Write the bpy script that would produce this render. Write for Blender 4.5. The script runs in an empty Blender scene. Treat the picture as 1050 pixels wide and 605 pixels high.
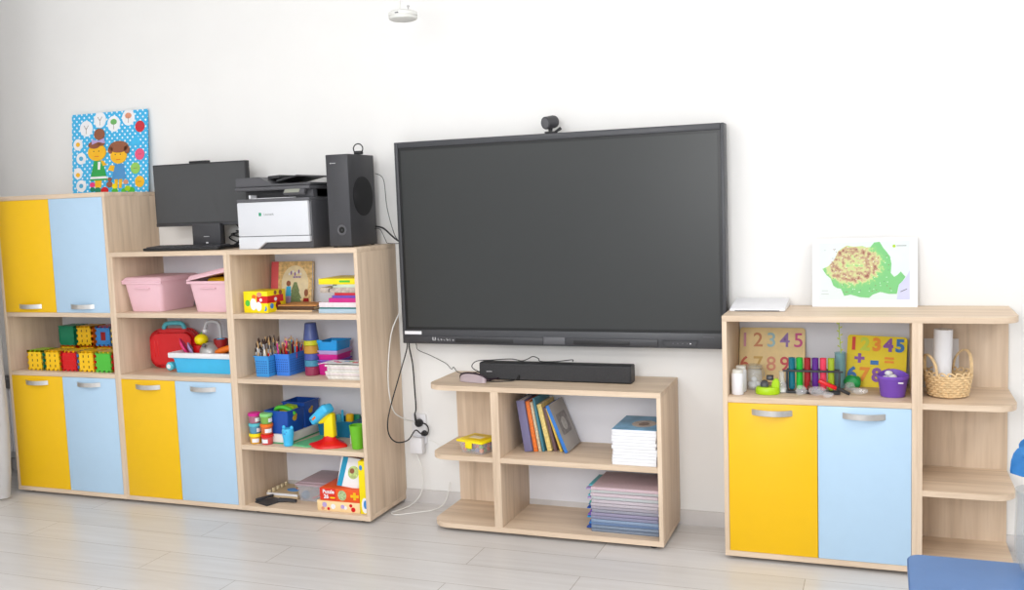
import bpy, bmesh, math, random
from mathutils import Matrix, Vector, Euler
random.seed(7)
SC = bpy.context.scene
COL = SC.collection
PI = math.pi

# ------------------------------------------------------------------ materials
def lin(c):
    c = c / 255.0
    return c / 12.92 if c <= 0.04045 else ((c + 0.055) / 1.055) ** 2.4
def rgb(r, g, b): return (lin(r), lin(g), lin(b), 1.0)
MATS = {}
def mat(name, col, rough=0.5, metal=0.0, spec=0.5, noise=0.03, scale=18.0, alpha=1.0, trans=0.0, ior=1.45, emit=0.0, bump=0.0, coat=0.0):
    if name in MATS: return MATS[name]
    m = bpy.data.materials.new(name); m.use_nodes = True
    nt = m.node_tree; p = nt.nodes['Principled BSDF']
    p.inputs['Roughness'].default_value = rough
    p.inputs['Metallic'].default_value = metal
    p.inputs['Specular IOR Level'].default_value = spec
    p.inputs['IOR'].default_value = ior
    p.inputs['Alpha'].default_value = alpha
    p.inputs['Transmission Weight'].default_value = trans
    p.inputs['Coat Weight'].default_value = coat
    tc = nt.nodes.new('ShaderNodeTexCoord')
    nz = nt.nodes.new('ShaderNodeTexNoise'); nz.inputs['Scale'].default_value = scale; nz.inputs['Detail'].default_value = 3
    nt.links.new(tc.outputs['Object'], nz.inputs['Vector'])
    rp = nt.nodes.new('ShaderNodeValToRGB')
    c = rgb(*col)
    rp.color_ramp.elements[0].position = 0.3; rp.color_ramp.elements[1].position = 0.7
    rp.color_ramp.elements[0].color = tuple(max(0, v * (1 - noise)) for v in c[:3]) + (1,)
    rp.color_ramp.elements[1].color = tuple(min(1, v * (1 + noise)) for v in c[:3]) + (1,)
    nt.links.new(nz.outputs['Fac'], rp.inputs['Fac'])
    nt.links.new(rp.outputs['Color'], p.inputs['Base Color'])
    if bump:
        b = nt.nodes.new('ShaderNodeBump'); b.inputs['Strength'].default_value = bump; b.inputs['Distance'].default_value = 0.002
        nt.links.new(nz.outputs['Fac'], b.inputs['Height']); nt.links.new(b.outputs['Normal'], p.inputs['Normal'])
    if emit:
        p.inputs['Emission Color'].default_value = c; p.inputs['Emission Strength'].default_value = emit
    MATS[name] = m
    return m

def oak(name, scl):
    m = bpy.data.materials.new(name); m.use_nodes = True
    nt = m.node_tree; p = nt.nodes['Principled BSDF']; p.inputs['Roughness'].default_value = 0.5
    p.inputs['Specular IOR Level'].default_value = 0.35
    tc = nt.nodes.new('ShaderNodeTexCoord'); mp = nt.nodes.new('ShaderNodeMapping')
    mp.inputs['Scale'].default_value = scl
    nt.links.new(tc.outputs['Object'], mp.inputs['Vector'])
    n1 = nt.nodes.new('ShaderNodeTexNoise'); n1.inputs['Scale'].default_value = 1.0; n1.inputs['Detail'].default_value = 6; n1.inputs['Distortion'].default_value = 0.5
    n2 = nt.nodes.new('ShaderNodeTexNoise'); n2.inputs['Scale'].default_value = 4.5; n2.inputs['Detail'].default_value = 3
    for n in (n1, n2): nt.links.new(mp.outputs['Vector'], n.inputs['Vector'])
    mx = nt.nodes.new('ShaderNodeMath'); mx.operation = 'MULTIPLY_ADD'; mx.inputs[1].default_value = 0.35
    nt.links.new(n2.outputs['Fac'], mx.inputs[0]); nt.links.new(n1.outputs['Fac'], mx.inputs[2])
    rp = nt.nodes.new('ShaderNodeValToRGB')
    rp.color_ramp.elements[0].position = 0.42; rp.color_ramp.elements[0].color = rgb(198, 175, 150)
    rp.color_ramp.elements[1].position = 0.92; rp.color_ramp.elements[1].color = rgb(231, 210, 186)
    e = rp.color_ramp.elements.new(0.66); e.color = rgb(218, 195, 170)
    nt.links.new(mx.outputs[0], rp.inputs['Fac']); nt.links.new(rp.outputs['Color'], p.inputs['Base Color'])
    b = nt.nodes.new('ShaderNodeBump'); b.inputs['Strength'].default_value = 0.08; b.inputs['Distance'].default_value = 0.001
    nt.links.new(mx.outputs[0], b.inputs['Height']); nt.links.new(b.outputs['Normal'], p.inputs['Normal'])
    return m
OAKV = oak('oak_upright', (22, 22, 1.3))
OAKH = oak('oak_level', (1.3, 22, 22))

def floor_mat():
    m = bpy.data.materials.new('pale_laminate'); m.use_nodes = True
    nt = m.node_tree; p = nt.nodes['Principled BSDF']; p.inputs['Roughness'].default_value = 0.3
    p.inputs['Specular IOR Level'].default_value = 0.5
    tc = nt.nodes.new('ShaderNodeTexCoord')
    mp = nt.nodes.new('ShaderNodeMapping'); mp.inputs['Location'].default_value = (0.3, 0.70 + 1.96, 0)
    nt.links.new(tc.outputs['Object'], mp.inputs['Vector'])
    br = nt.nodes.new('ShaderNodeTexBrick'); br.offset = 0.37
    br.inputs['Scale'].default_value = 1.0; br.inputs['Brick Width'].default_value = 1.28; br.inputs['Row Height'].default_value = 0.196
    br.inputs['Mortar Size'].default_value = 0.0016; br.inputs['Mortar Smooth'].default_value = 0.3
    br.inputs['Color1'].default_value = rgb(213, 211, 210); br.inputs['Color2'].default_value = rgb(221, 219, 218); br.inputs['Mortar'].default_value = rgb(165, 158, 150)
    nt.links.new(mp.outputs['Vector'], br.inputs['Vector'])
    mp2 = nt.nodes.new('ShaderNodeMapping'); mp2.inputs['Scale'].default_value = (1.2, 14, 1)
    nt.links.new(tc.outputs['Object'], mp2.inputs['Vector'])
    nz = nt.nodes.new('ShaderNodeTexNoise'); nz.inputs['Scale'].default_value = 2.0; nz.inputs['Detail'].default_value = 5; nz.inputs['Distortion'].default_value = 0.6
    nt.links.new(mp2.outputs['Vector'], nz.inputs['Vector'])
    rp = nt.nodes.new('ShaderNodeValToRGB'); rp.color_ramp.elements[0].position = .3; rp.color_ramp.elements[1].position = .7
    rp.color_ramp.elements[0].color = (.9, .89, .88, 1); rp.color_ramp.elements[1].color = (1, 1, 1, 1)
    nt.links.new(nz.outputs['Fac'], rp.inputs['Fac'])
    mx = nt.nodes.new('ShaderNodeMix'); mx.data_type = 'RGBA'; mx.blend_type = 'MULTIPLY'; mx.inputs[0].default_value = 1.0
    nt.links.new(br.outputs['Color'], mx.inputs[6]); nt.links.new(rp.outputs['Color'], mx.inputs[7])
    nt.links.new(mx.outputs[2], p.inputs['Base Color'])
    b = nt.nodes.new('ShaderNodeBump'); b.inputs['Strength'].default_value = 0.25; b.inputs['Distance'].default_value = 0.001; b.invert = True
    nt.links.new(br.outputs['Fac'], b.inputs['Height']); nt.links.new(b.outputs['Normal'], p.inputs['Normal'])
    return m

WALL = mat('white_wall_paint', (240, 239, 237), .75, spec=.2, noise=.008, scale=6)
YEL = mat('yellow_laminate', (239, 189, 6), .38, noise=.01)
BLU = mat('pale_blue_laminate', (180, 209, 233), .38, noise=.01)
HARD = mat('white_hardboard', (236, 237, 244), .6, noise=.01)
STEEL = mat('brushed_steel', (205, 203, 200), .32, metal=.85, noise=.03, scale=60)
BLACK = mat('black_plastic', (38, 38, 40), .45)
FOOT = mat('black_rubber', (20, 20, 20), .7)
DGREY = mat('dark_grey_plastic', (62, 62, 66), .42)
MGREY = mat('mid_grey_plastic', (96, 96, 100), .45)
TVF = mat('charcoal_bezel', (66, 67, 71), .4)
TVB = mat('black_border', (22, 23, 24), .35)
SCREEN = mat('matte_dark_screen', (48, 50, 50), .36, spec=.5, noise=.0)
WHITE = mat('white_plastic', (236, 236, 240), .4, noise=.008)
PAPER = mat('white_paper', (240, 240, 243), .75, noise=.012, scale=40)
CREAM = mat('cream_card', (238, 222, 184), .7)
CABLE = mat('black_cable', (30, 30, 32), .5)
WCABLE = mat('white_cable', (235, 234, 230), .5)
RED = mat('red_plastic', (212, 14, 20), .3)
RED2 = mat('scarlet_plastic', (222, 24, 20), .28)
ORANGE = mat('orange_plastic', (240, 118, 28), .4)
TOYY = mat('toy_yellow', (246, 196, 20), .38)
BRY = mat('bright_yellow', (250, 226, 10), .38)
LIME = mat('lime_plastic', (172, 212, 20), .35)
GREEN = mat('green_plastic', (80, 190, 60), .38)
DGREEN = mat('deep_green_plastic', (16, 132, 96), .38)
SKY = mat('sky_blue_plastic', (70, 190, 240), .35)
TOYB = mat('toy_blue', (60, 140, 214), .38)
NAVY = mat('navy_blue_plastic', (26, 78, 168), .35)
ROYAL = mat('royal_blue_plastic', (62, 130, 226), .38)
TEAL = mat('teal_plastic', (20, 120, 160), .38)
TURQ = mat('turquoise_plastic', (90, 190, 205), .38)
PURP = mat('purple_plastic', (128, 84, 196), .38)
PINK = mat('pale_pink_plastic', (236, 194, 204), .42, noise=.008)
HOTP = mat('hot_pink_plastic', (240, 60, 130), .38)
MAG = mat('magenta_plastic', (206, 30, 140), .4)
LAV = mat('lavender_plastic', (186, 164, 214), .45)
BROWN = mat('brown_paper', (150, 92, 66), .7)
SKIN = mat('golden_card', (246, 188, 40), .7)
DRED = mat('dark_red_plastic', (150, 20, 22), .45)
WICKER = mat('straw_wicker', (228, 198, 152), .65, noise=.16, scale=60, bump=.4)
SILVER = mat('silver_ferrule', (190, 190, 190), .3, metal=.9)

# ------------------------------------------------------------------ mesh builder
class MB:
    def __init__(s): s.bm = bmesh.new(); s.mats = []
    def mi(s, m):
        if m not in s.mats: s.mats.append(m)
        return s.mats.index(m)
    def merge(s, t, m, M=None):
        i = s.mi(m); mp = {}
        for v in t.verts: mp[v] = s.bm.verts.new(M @ v.co if M is not None else v.co)
        for f in t.faces:
            try:
                g = s.bm.faces.new([mp[v] for v in f.verts]); g.material_index = i; g.smooth = True
            except ValueError: pass
        t.free(); return s
    def box(s, x0, x1, y0, y1, z0, z1, m, bev=0.0, M=None, seg=2):
        t = bmesh.new(); bmesh.ops.create_cube(t, size=1.0)
        for v in t.verts:
            v.co = Vector(((x0 + x1) / 2 + v.co.x * (x1 - x0), (y0 + y1) / 2 + v.co.y * (y1 - y0), (z0 + z1) / 2 + v.co.z * (z1 - z0)))
        if bev: bmesh.ops.bevel(t, geom=list(t.edges), offset=bev, segments=seg, affect='EDGES', profile=.5)
        return s.merge(t, m, M)
    def taper(s, b, t_, z0, z1, m, bev=0.0, M=None, seg=3, top=True):
        # b,t_: (x0,x1,y0,y1) base / top rectangles
        t = bmesh.new(); vs = []
        for (r, z) in ((b, z0), (t_, z1)):
            vs.append([t.verts.new((x, y, z)) for x, y in ((r[0], r[2]), (r[1], r[2]), (r[1], r[3]), (r[0], r[3]))])
        t.faces.new(vs[0][::-1])
        if top: t.faces.new(vs[1])
        for k in range(4): t.faces.new((vs[0][k], vs[0][(k + 1) % 4], vs[1][(k + 1) % 4], vs[1][k]))
        if bev:
            ed = [e for e in t.edges if len(e.link_faces) == 2 and abs(e.verts[0].co.z - e.verts[1].co.z) > 1e-5]
            if top: ed = list(t.edges)
            bmesh.ops.bevel(t, geom=ed, offset=bev, segments=seg, affect='EDGES', profile=.5)
        return s.merge(t, m, M)
    def bin(s, b, t_, z0, z1, m, th=.004, bev=.01, M=None):
        # open box with wall thickness
        s.taper(b, t_, z0, z1, m, bev, M, top=False)
        bi = (b[0] + th, b[1] - th, b[2] + th, b[3] - th); ti = (t_[0] + th, t_[1] - th, t_[2] + th, t_[3] - th)
        t = MB(); t.taper(bi, ti, z0 + th, z1, m, bev * .7, top=False)
        bmesh.ops.reverse_faces(t.bm, faces=list(t.bm.faces)); s.merge(t.bm, m, M)
        # rim strip
        def ring(r, z, e):
            t2 = bmesh.new()
            o = [(r[0] - e, r[2] - e), (r[1] + e, r[2] - e), (r[1] + e, r[3] + e), (r[0] - e, r[3] + e)]
            k = th + e
            i_ = [(x + (k if j in (0, 3) else -k), y + (k if j in (0, 1) else -k)) for j, (x, y) in enumerate(o)]
            lo = [[t2.verts.new((x, y, zz)) for x, y in q] for zz in (z - .004, z + .001) for q in (o, i_)]
            for j in range(4):
                n = (j + 1) % 4
                t2.faces.new((lo[2][j], lo[2][n], lo[3][n], lo[3][j])); t2.faces.new((lo[0][j], lo[0][n], lo[2][n], lo[2][j]))
                t2.faces.new((lo[1][n], lo[1][j], lo[3][j], lo[3][n])); t2.faces.new((lo[0][n], lo[0][j], lo[1][j], lo[1][n]))
            return t2
        s.merge(ring(t_, z1, .002), m, M)
        return s
    def lathe(s, prof, m, seg=32, c=(0, 0, 0), M=None, wob=None):
        t = bmesh.new(); rings = []
        for r, z in prof:
            if r < 1e-5: rings.append([t.verts.new((c[0], c[1], c[2] + z))])
            else: rings.append([t.verts.new((c[0] + r * math.cos(2 * PI * k / seg), c[1] + r * math.sin(2 * PI * k / seg), c[2] + z)) for k in range(seg)])
        for a, b in zip(rings, rings[1:]):
            for k in range(seg):
                n = (k + 1) % seg
                if len(a) == 1 and len(b) == 1: continue
                if len(a) == 1: t.faces.new((a[0], b[n], b[k]))
                elif len(b) == 1: t.faces.new((a[k], a[n], b[0]))
                else: t.faces.new((a[k], a[n], b[n], b[k]))
        return s.merge(t, m, M)
    def cyl(s, p0, p1, r0, r1, m, seg=20, bev=0.0):
        p0, p1 = Vector(p0), Vector(p1); d = p1 - p0; L = d.length
        M = Matrix.Translation(p0) @ d.to_track_quat('Z', 'Y').to_matrix().to_4x4()
        pr = [(0, 0), (r0 - bev, 0), (r0, bev), (r1, L - bev), (r1 - bev, L), (0, L)] if bev else [(0, 0), (r0, 0), (r1, L), (0, L)]
        return s.lathe(pr, m, seg, M=M)
    def tube(s, pts, r, m, seg=8, smooth=0, closed=False):
        P = [Vector(p) for p in pts]
        if smooth:
            Q = []; n = len(P); rng = n if closed else n - 1
            for i in range(rng):
                a, b, c, d = (P[(i - 1) % n] if closed or i > 0 else P[i]), P[i], P[(i + 1) % n], (P[(i + 2) % n] if closed or i + 2 < n else P[(i + 1) % n])
                for k in range(smooth):
                    u = k / smooth
                    Q.append(.5 * ((2 * b) + (c - a) * u + (2 * a - 5 * b + 4 * c - d) * u * u + (3 * b - a - 3 * c + d) * u ** 3))
            if not closed: Q.append(P[-1])
            if isinstance(r, (list, tuple)):
                r = [r[min(i // smooth, len(r) - 1)] * (1 - (i % smooth) / smooth) + r[min(i // smooth + 1, len(r) - 1)] * ((i % smooth) / smooth) for i in range(len(Q))]
            P = Q
        t = bmesh.new(); rings = []; n = len(P); up = None
        for i, p in enumerate(P):
            d = (P[(i + 1) % n] - P[i - 1]) if closed else (P[min(i + 1, n - 1)] - P[max(i - 1, 0)])
            d.normalize()
            if up is None: up = d.orthogonal().normalized()
            up = (up - d * up.dot(d)); up = up.normalized() if up.length > 1e-6 else d.orthogonal().normalized()
            w = d.cross(up); rr = r[i] if isinstance(r, (list, tuple)) else r
            rings.append([t.verts.new(p + up * (rr * math.cos(2 * PI * k / seg)) + w * (rr * math.sin(2 * PI * k / seg))) for k in range(seg)])
        pr = list(zip(rings, rings[1:])) + ([(rings[-1], rings[0])] if closed else [])
        for a, b in pr:
            for k in range(seg): t.faces.new((a[k], a[(k + 1) % seg], b[(k + 1) % seg], b[k]))
        if not closed: t.faces.new(rings[0][::-1]); t.faces.new(rings[-1])
        return s.merge(t, m)
    def prism(s, poly, a, b, m, axis='y', bev=0.0, M=None):
        # polygon in the plane across axis, from a to b along it
        t = bmesh.new()
        f = {'y': lambda u, v, w: (u, w, v), 'z': lambda u, v, w: (u, v, w), 'x': lambda u, v, w: (w, u, v)}[axis]
        A = [t.verts.new(f(u, v, a)) for u, v in poly]; B = [t.verts.new(f(u, v, b)) for u, v in poly]
        t.faces.new(A); t.faces.new(B[::-1]); n = len(poly)
        for k in range(n): t.faces.new((A[k], B[k], B[(k + 1) % n], A[(k + 1) % n]))
        bmesh.ops.recalc_face_normals(t, faces=list(t.faces))
        if bev: bmesh.ops.bevel(t, geom=list(t.edges), offset=bev, segments=2, affect='EDGES')
        return s.merge(t, m, M)
    def ball(s, c, r, m, sc=(1, 1, 1), seg=20, M=None, rot=None):
        t = bmesh.new(); bmesh.ops.create_uvsphere(t, u_segments=seg, v_segments=max(8, seg // 2), radius=r)
        R = rot.to_matrix().to_4x4() if rot else Matrix()
        K = Matrix.Translation(c) @ R @ Matrix.Diagonal((*sc, 1))
        return s.merge(t, m, (M @ K) if M is not None else K)
    def build(s, name, parent=None, loc=(0, 0, 0), rot=(0, 0, 0), ang=35):
        me = bpy.data.meshes.new(name); s.bm.normal_update(); s.bm.to_mesh(me); s.bm.free()
        for m in s.mats: me.materials.append(m)
        me.set_sharp_from_angle(angle=math.radians(ang))
        o = bpy.data.objects.new(name, me); COL.objects.link(o); o.location = loc; o.rotation_euler = rot
        if parent: o.parent = parent
        return o

def tag(o, label, cat, group=None, kind=None):
    o['label'] = label; o['category'] = cat
    if group: o['group'] = group
    if kind: o['kind'] = kind
    return o
def thing(name, label, cat, loc=(0, 0, 0), rot=(0, 0, 0), group=None):
    o = bpy.data.objects.new(name, None); COL.objects.link(o); o.empty_display_size = .05
    o.location = loc; o.rotation_euler = rot
    return tag(o, label, cat, group)
def copy_thing(src, loc, label, rot=None, group=None):
    r = src.copy(); COL.objects.link(r); r.location = loc
    if rot is not None: r.rotation_euler = rot
    r['label'] = label
    if group: r['group'] = group
    for ch in list(src.children):
        c = ch.copy(); COL.objects.link(c); c.parent = r
        for g in list(ch.children):
            d = g.copy(); COL.objects.link(d); d.parent = c
    return r
def text(name, body, size, m, parent, loc, rot=(PI / 2, 0, 0), ext=.0004, bold=0.0, sx=1.0):
    cu = bpy.data.curves.new(name, 'FONT'); cu.body = body; cu.size = size; cu.extrude = ext; cu.offset = bold
    cu.align_x = 'CENTER'; cu.align_y = 'CENTER'; cu.resolution_u = 4
    o = bpy.data.objects.new(name, cu); COL.objects.link(o)
    bpy.context.view_layer.update()
    me = bpy.data.meshes.new_from_object(o.evaluated_get(bpy.context.evaluated_depsgraph_get()))
    bpy.data.objects.remove(o); me.name = name
    me.materials.clear(); me.materials.append(m)
    t = bpy.data.objects.new(name, me); COL.objects.link(t); t.location = loc; t.rotation_euler = rot; t.scale = (sx, 1, 1); t.parent = parent
    return t
def ell(cx, cy, rx, ry, n=24, ph=0.0): return [(cx + rx * math.cos(2 * PI * k / n + ph), cy + ry * math.sin(2 * PI * k / n + ph)) for k in range(n)]
def rrect(x0, x1, y0, y1, r, n=6, corners=(1, 1, 1, 1)):
    out = []
    for k, (cx, cy, a) in enumerate(((x1 - r, y1 - r, 0), (x0 + r, y1 - r, 90), (x0 + r, y0 + r, 180), (x1 - r, y0 + r, 270))):
        if corners[k]: out += [(cx + r * math.cos(math.radians(a + 90 * j / n)), cy + r * math.sin(math.radians(a + 90 * j / n))) for j in range(n + 1)]
        else: out.append(((x1, x0, x0, x1)[k], (y1, y1, y0, y0)[k]))
    return out

# ------------------------------------------------------------------ room
def struct(mb, name):
    o = mb.build(name); o['kind'] = 'structure'; return o
struct(MB().box(-2.66, 4.6, -6.5, 0.0, -.08, 0, floor_mat()), 'floor')
struct(MB().box(-2.76, 4.6, 0.0, .12, -.08, 3.0, WALL), 'wall_back')
struct(MB().box(-2.76, -2.66, -6.5, 0.0, -.08, 3.0, WALL), 'wall_left')
struct(MB().box(4.6, 4.7, -6.5, .12, -.08, 3.0, WALL), 'wall_right')  # unseen wall, put in to cut light from the right
struct(MB().box(-2.76, 4.6, -4.9, .12, 3.0, 3.1, mat('white_ceiling', (244, 244, 244), .8, noise=.005)), 'ceiling')
SKIRT = mat('pale_grey_skirting', (206, 202, 200), .5)
struct(MB().prism([(0, 0), (-.014, 0), (-.014, .05), (-.008, .062), (0, .064)], -2.66, 4.6, SKIRT, 'x'), 'baseboard_back')
struct(MB().prism([(-2.66, 0), (-2.646, 0), (-2.646, .05), (-2.652, .062), (-2.66, .064)], -6.5, -.014, SKIRT, 'y'), 'baseboard_left')

# ------------------------------------------------------------------ furniture
T = .018; TS = .022; ZB = .016
def feet(t, pts):
    for x, y in pts: MB().cyl((x, y, 0), (x, y, ZB), .016, .019, FOOT, 16, .002).build('foot', t)
def handle(parent, xc, zc):
    n = 14; w = .15; b = MB(); out = []; inn = []
    for k in range(n + 1):
        u = k / n * 2 - 1; x = u * w / 2
        out.append((x, -.028 * (1 - u * u) ** .8 - .001)); inn.append((x * .94, -.028 * (1 - u * u) ** .8 + .0045 if abs(u) < .96 else 0))
    poly = out + inn[::-1]
    b.prism(poly, -.011, .011, STEEL, 'z', 0)
    return b.build('handle', parent, (xc, 0, zc))
def door(t, name, x0, x1, z0, z1, m, hz):
    d = MB().box(x0 + .001, x1 - .001, -.001, .017, z0 + .001, z1 - .001, m, .0008).build(name, t)
    handle(d, (x0 + x1) / 2, hz).location.y = -.001
    return d
def carcass(name, label, x0, w, D, ztop, shelves, left=True, right=True):
    t = thing(name, label, 'cabinet', (x0, -D, 0))
    MB().box(0, w, 0, D - .004, ZB, ZB + TS, OAKH, .0007).build('bottom_panel', t)
    MB().box(0, w, 0, D - .004, ztop - TS, ztop, OAKH, .0007).build('top_panel', t)
    if left: MB().box(0, T, 0, D - .004, ZB + TS, ztop - TS, OAKV, .0007).build('side_panel', t)
    if right: MB().box(w - T, w, 0, D - .004, ZB + TS, ztop - TS, OAKV, .0007).build('side_panel', t)
    for z in shelves: MB().box(T, w - T, .0015, D - .008, z - TS, z, OAKH, .0007).build('shelf', t)
    MB().box(T, w - T, D - .008, D - .004, ZB + TS, ztop - TS, HARD).build('back_panel', t)
    feet(t, [(x, y) for x in (.06, w - .06) for y in (.05, D - .05)])
    return t
S1, S2, S3, S0 = .953, .648, .332, ZB + TS   # shelf heights shared by the modules
DL = .37
A0, B0, C0, C1 = -2.193, -1.478, -.791, -.102
wA = B0 - A0
tA = carcass('tall_cabinet', 'tall oak cabinet with two upper and two lower doors and open shelf between', A0, wA, DL, 1.545, [S1, S2])
for (z0, z1, hz) in ((S1, 1.545 - TS, S1 + .032), (S0, S2 - TS, S2 - TS - .033)):
    door(tA, 'yellow_door', T, wA / 2, z0, z1, YEL, hz); door(tA, 'blue_door', wA / 2, wA - T, z0, z1, BLU, hz)
wB = C0 - B0
tB = carcass('shelf_cabinet', 'oak cabinet with yellow and blue doors below two shelves of pink boxes and toys', B0, wB, DL, 1.25, [S1, S2])
door(tB, 'yellow_door', T, wB / 2, S0, S2 - TS, YEL, S2 - TS - .033); door(tB, 'blue_door', wB / 2, wB - T, S0, S2 - TS, BLU, S2 - TS - .033)
wC = C1 - C0
tC = carcass('open_bookcase', 'open oak bookcase with four shelves of books and toys under the printer', C0, wC, DL, 1.25, [S1, S2, S3])
tC['category'] = 'bookcase'

def endshelf(x0, x1, D, rside):
    c = (0, 0, 0, 1) if rside else (0, 0, 1, 0)
    return rrect(x0, x1, 0, D - .004, .085, 8, c)
# low shelf under the screen
LX0, LX1, DM = .19, 1.229, .357
tM = thing('low_shelf_unit', 'low open oak shelf unit below the big screen, rounded shelves at one end', 'shelf unit', (LX0, -DM, 0))
wM = LX1 - LX0; d0 = .307; d1 = .343
for nm, z in (('bottom_panel', S0), ('top_panel', .648)):
    MB().prism(endshelf(0, wM, DM, False), z - TS, z, OAKH, 'z', .0007).build(nm, tM)
for x in (d0, d0 + T): MB().box(x, x + T, 0, DM - .004, S0, .648 - TS, OAKV, .0006).build('divider_panel', tM)
MB().box(wM - T, wM, 0, DM - .004, S0, .648 - TS, OAKV, .0006).build('side_panel', tM)
MB().box(d1, wM - T, .0015, DM - .008, .342 - TS, .342, OAKH, .0006).build('shelf', tM)
MB().prism(endshelf(.004, d0, DM - .018, False), .342 - TS, .342, OAKH, 'z', .0007).build('end_shelf', tM)
MB().box(0.0, d0, DM - .022, DM - .004, S0, .342 - TS, OAKV).box(0.0, d0, DM - .022, DM - .004, .342, .648 - TS, OAKV).build('end_back_panel', tM)
MB().box(d1, wM - T, DM - .008, DM - .004, S0, .648 - TS, HARD).build('back_panel', tM)
feet(tM, [(.09, .06), (.09, DM - .06), (.36, .06), (.36, DM - .06), (wM - .05, .04), (wM - .05, DM - .05)])
# right cabinet
RX0, RX1, DR = 1.477, 2.505, .378
tR = thing('cabinet_with_end_shelves', 'oak cabinet with yellow and blue doors and rounded open end shelves', 'cabinet', (RX0, -DR, 0))
wR = RX1 - RX0; e0 = 2.153 - RX0; e1 = 2.189 - RX0; RT = .962
for nm, z in (('bottom_panel', S0), ('top_panel', RT)):
    MB().prism(endshelf(0, wR, DR, True), z - TS, z, OAKH, 'z', .0007).build(nm, tR)
MB().box(0, T, 0, DR - .004, S0, RT - TS, OAKV, .0006).build('side_panel', tR)
for x in (e0, e0 + T): MB().box(x, x + T, 0, DR - .004, S0, RT - TS, OAKV, .0006).build('divider_panel', tR)
MB().box(T, e0, .0015, DR - .008, S2 - TS, S2, OAKH, .0006).build('shelf', tR)
for z in (S2, .327): MB().prism(endshelf(e1, wR - .002, DR - .018, True), z - TS, z, OAKH, 'z', .0007).build('end_shelf', tR)
b = MB()
for z0, z1 in ((S0, .327 - TS), (.327, S2 - TS), (S2, RT - TS)): b.box(e1, wR - .001, DR - .022, DR - .004, z0, z1, OAKV)
b.build('end_back_panel', tR)
MB().box(T, e0, DR - .008, DR - .004, S0, RT - TS, HARD).build('back_panel', tR)
xm = 1.826 - RX0
door(tR, 'yellow_door', T, xm, S0, S2 - TS, YEL, S2 - TS - .033); door(tR, 'blue_door', xm, e0, S0, S2 - TS, BLU, S2 - TS - .033)
feet(tR, [(x, y) for x in (.06, e0 - .04, wR - .1) for y in (.06, DR - .05)])

# ------------------------------------------------------------------ interactive screen
tv = thing('interactive_display', 'large wall-mounted interactive display screen with charcoal frame', 'screen', (0, -.111, .79))
X0, X1, H = -.03, 1.457, .923
fr = MB()
sx0, sx1, sz0, sz1 = -.012, 1.442, .066, .896
fr.box(X0, sx0, 0, .075, 0, H, TVF, .003).box(sx1, X1, 0, .075, 0, H, TVF, .003).box(sx0, sx1, 0, .075, sz1, H, TVF, .003).box(sx0, sx1, 0, .075, 0, sz0, TVF, .003)
fr.build('frame', tv)
MB().box(sx0, sx1, .006, .02, sz0, sz1, TVB).build('screen_border', tv)
MB().box(0, 1.43, .0045, .012, .078, .884, SCREEN).build('screen', tv)
MB().box(X0 + .03, X1 - .03, .02, .07, .02, H - .02, BLACK).build('rear_casing', tv)
b = MB(); b.box(X0 + .01, .66, -.006, .002, .006, .037, DGREY, .002).box(.76, 1.17, -.006, .002, .006, .037, DGREY, .002)
b.box(.24, .52, -.0075, -.004, .010, .028, BLACK, .001).box(.80, 1.05, -.0075, -.004, .010, .028, BLACK, .001); b.build('speaker_bar', tv)
MB().box(.66, .76, -.004, .002, .008, .04, MGREY, .002).build('port_cover', tv)
cp = MB().prism([(1.19, .034), (1.34, .034), (1.325, .01), (1.205, .01)], -.008, .002, DGREY, 'y', .001).build('control_panel', tv)
b = MB()
for k, x in enumerate((1.235, 1.255, 1.275, 1.295, 1.308)): b.cyl((x, -.0078, .022), (x, -.0095, .022), .0028, .0028, MGREY if k < 4 else WHITE, 12)
b.build('button', cp)
MB().box(-.018, .068, -.0012, .002, .043, .058, WHITE).build('sticker', tv)
b = MB(); g = mat('pale_grey_print', (190, 190, 192), .5)
b.box(.125, .130, -.0068, -.0055, .016, .032, g).box(.137, .142, -.0068, -.0055, .016, .032, g).box(.125, .142, -.0068, -.0055, .016, .020, g)
for k, w in enumerate((.014, .009, .010, .012, .008, .010)): b.box(.152 + k * .0145, .152 + k * .0145 + w * .72, -.0068, -.0055, .017, .0185 + .004 * (k % 2), g).box(.152 + k * .0145, .1545 + k * .0145, -.0068, -.0055, .017, .028 - .003 * (k % 3), g)
b.box(1.36, 1.405, -.001, .002, .048, .050, MGREY)
b.build('logo', tv)
MB().box(.45, .98, .07, .107, .35, .75, BLACK, .004).build('wall_bracket', tv)

wc = thing('webcam', 'small dark cylindrical webcam perched on the screen top edge', 'webcam', (.715, -.09, 1.713))
b = MB(); Mx = Matrix.Translation((0, 0, .047)) @ Euler((math.radians(8), 0, math.radians(-26))).to_matrix().to_4x4()
bb = MB(); bb.lathe([(0, 0), (.024, 0), (.027, .003), (.028, .05), (.026, .06), (0, .062)], DGREY, 28, M=Mx @ Matrix.Rotation(-PI / 2, 4, 'X') @ Matrix.Translation((0, 0, -.03)))
bb.build('camera_body', wc)
b.lathe([(0, -.0006), (.019, -.0006), (.021, .0002), (0, .0004)], MGREY, 24, M=Mx @ Matrix.Rotation(-PI / 2, 4, 'X') @ Matrix.Translation((0, 0, -.0305)))
b.build('lens', wc)
MB().box(-.022, .022, -.012, .03, 0.001, .008, BLACK, .002).cyl((0, .005, .006), (0, .005, .022), .008, .01, BLACK, 14).cyl((.018, .012, .004), (.044, .018, .022), .006, .007, BLACK, 12, .001).build('stand', wc)

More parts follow.
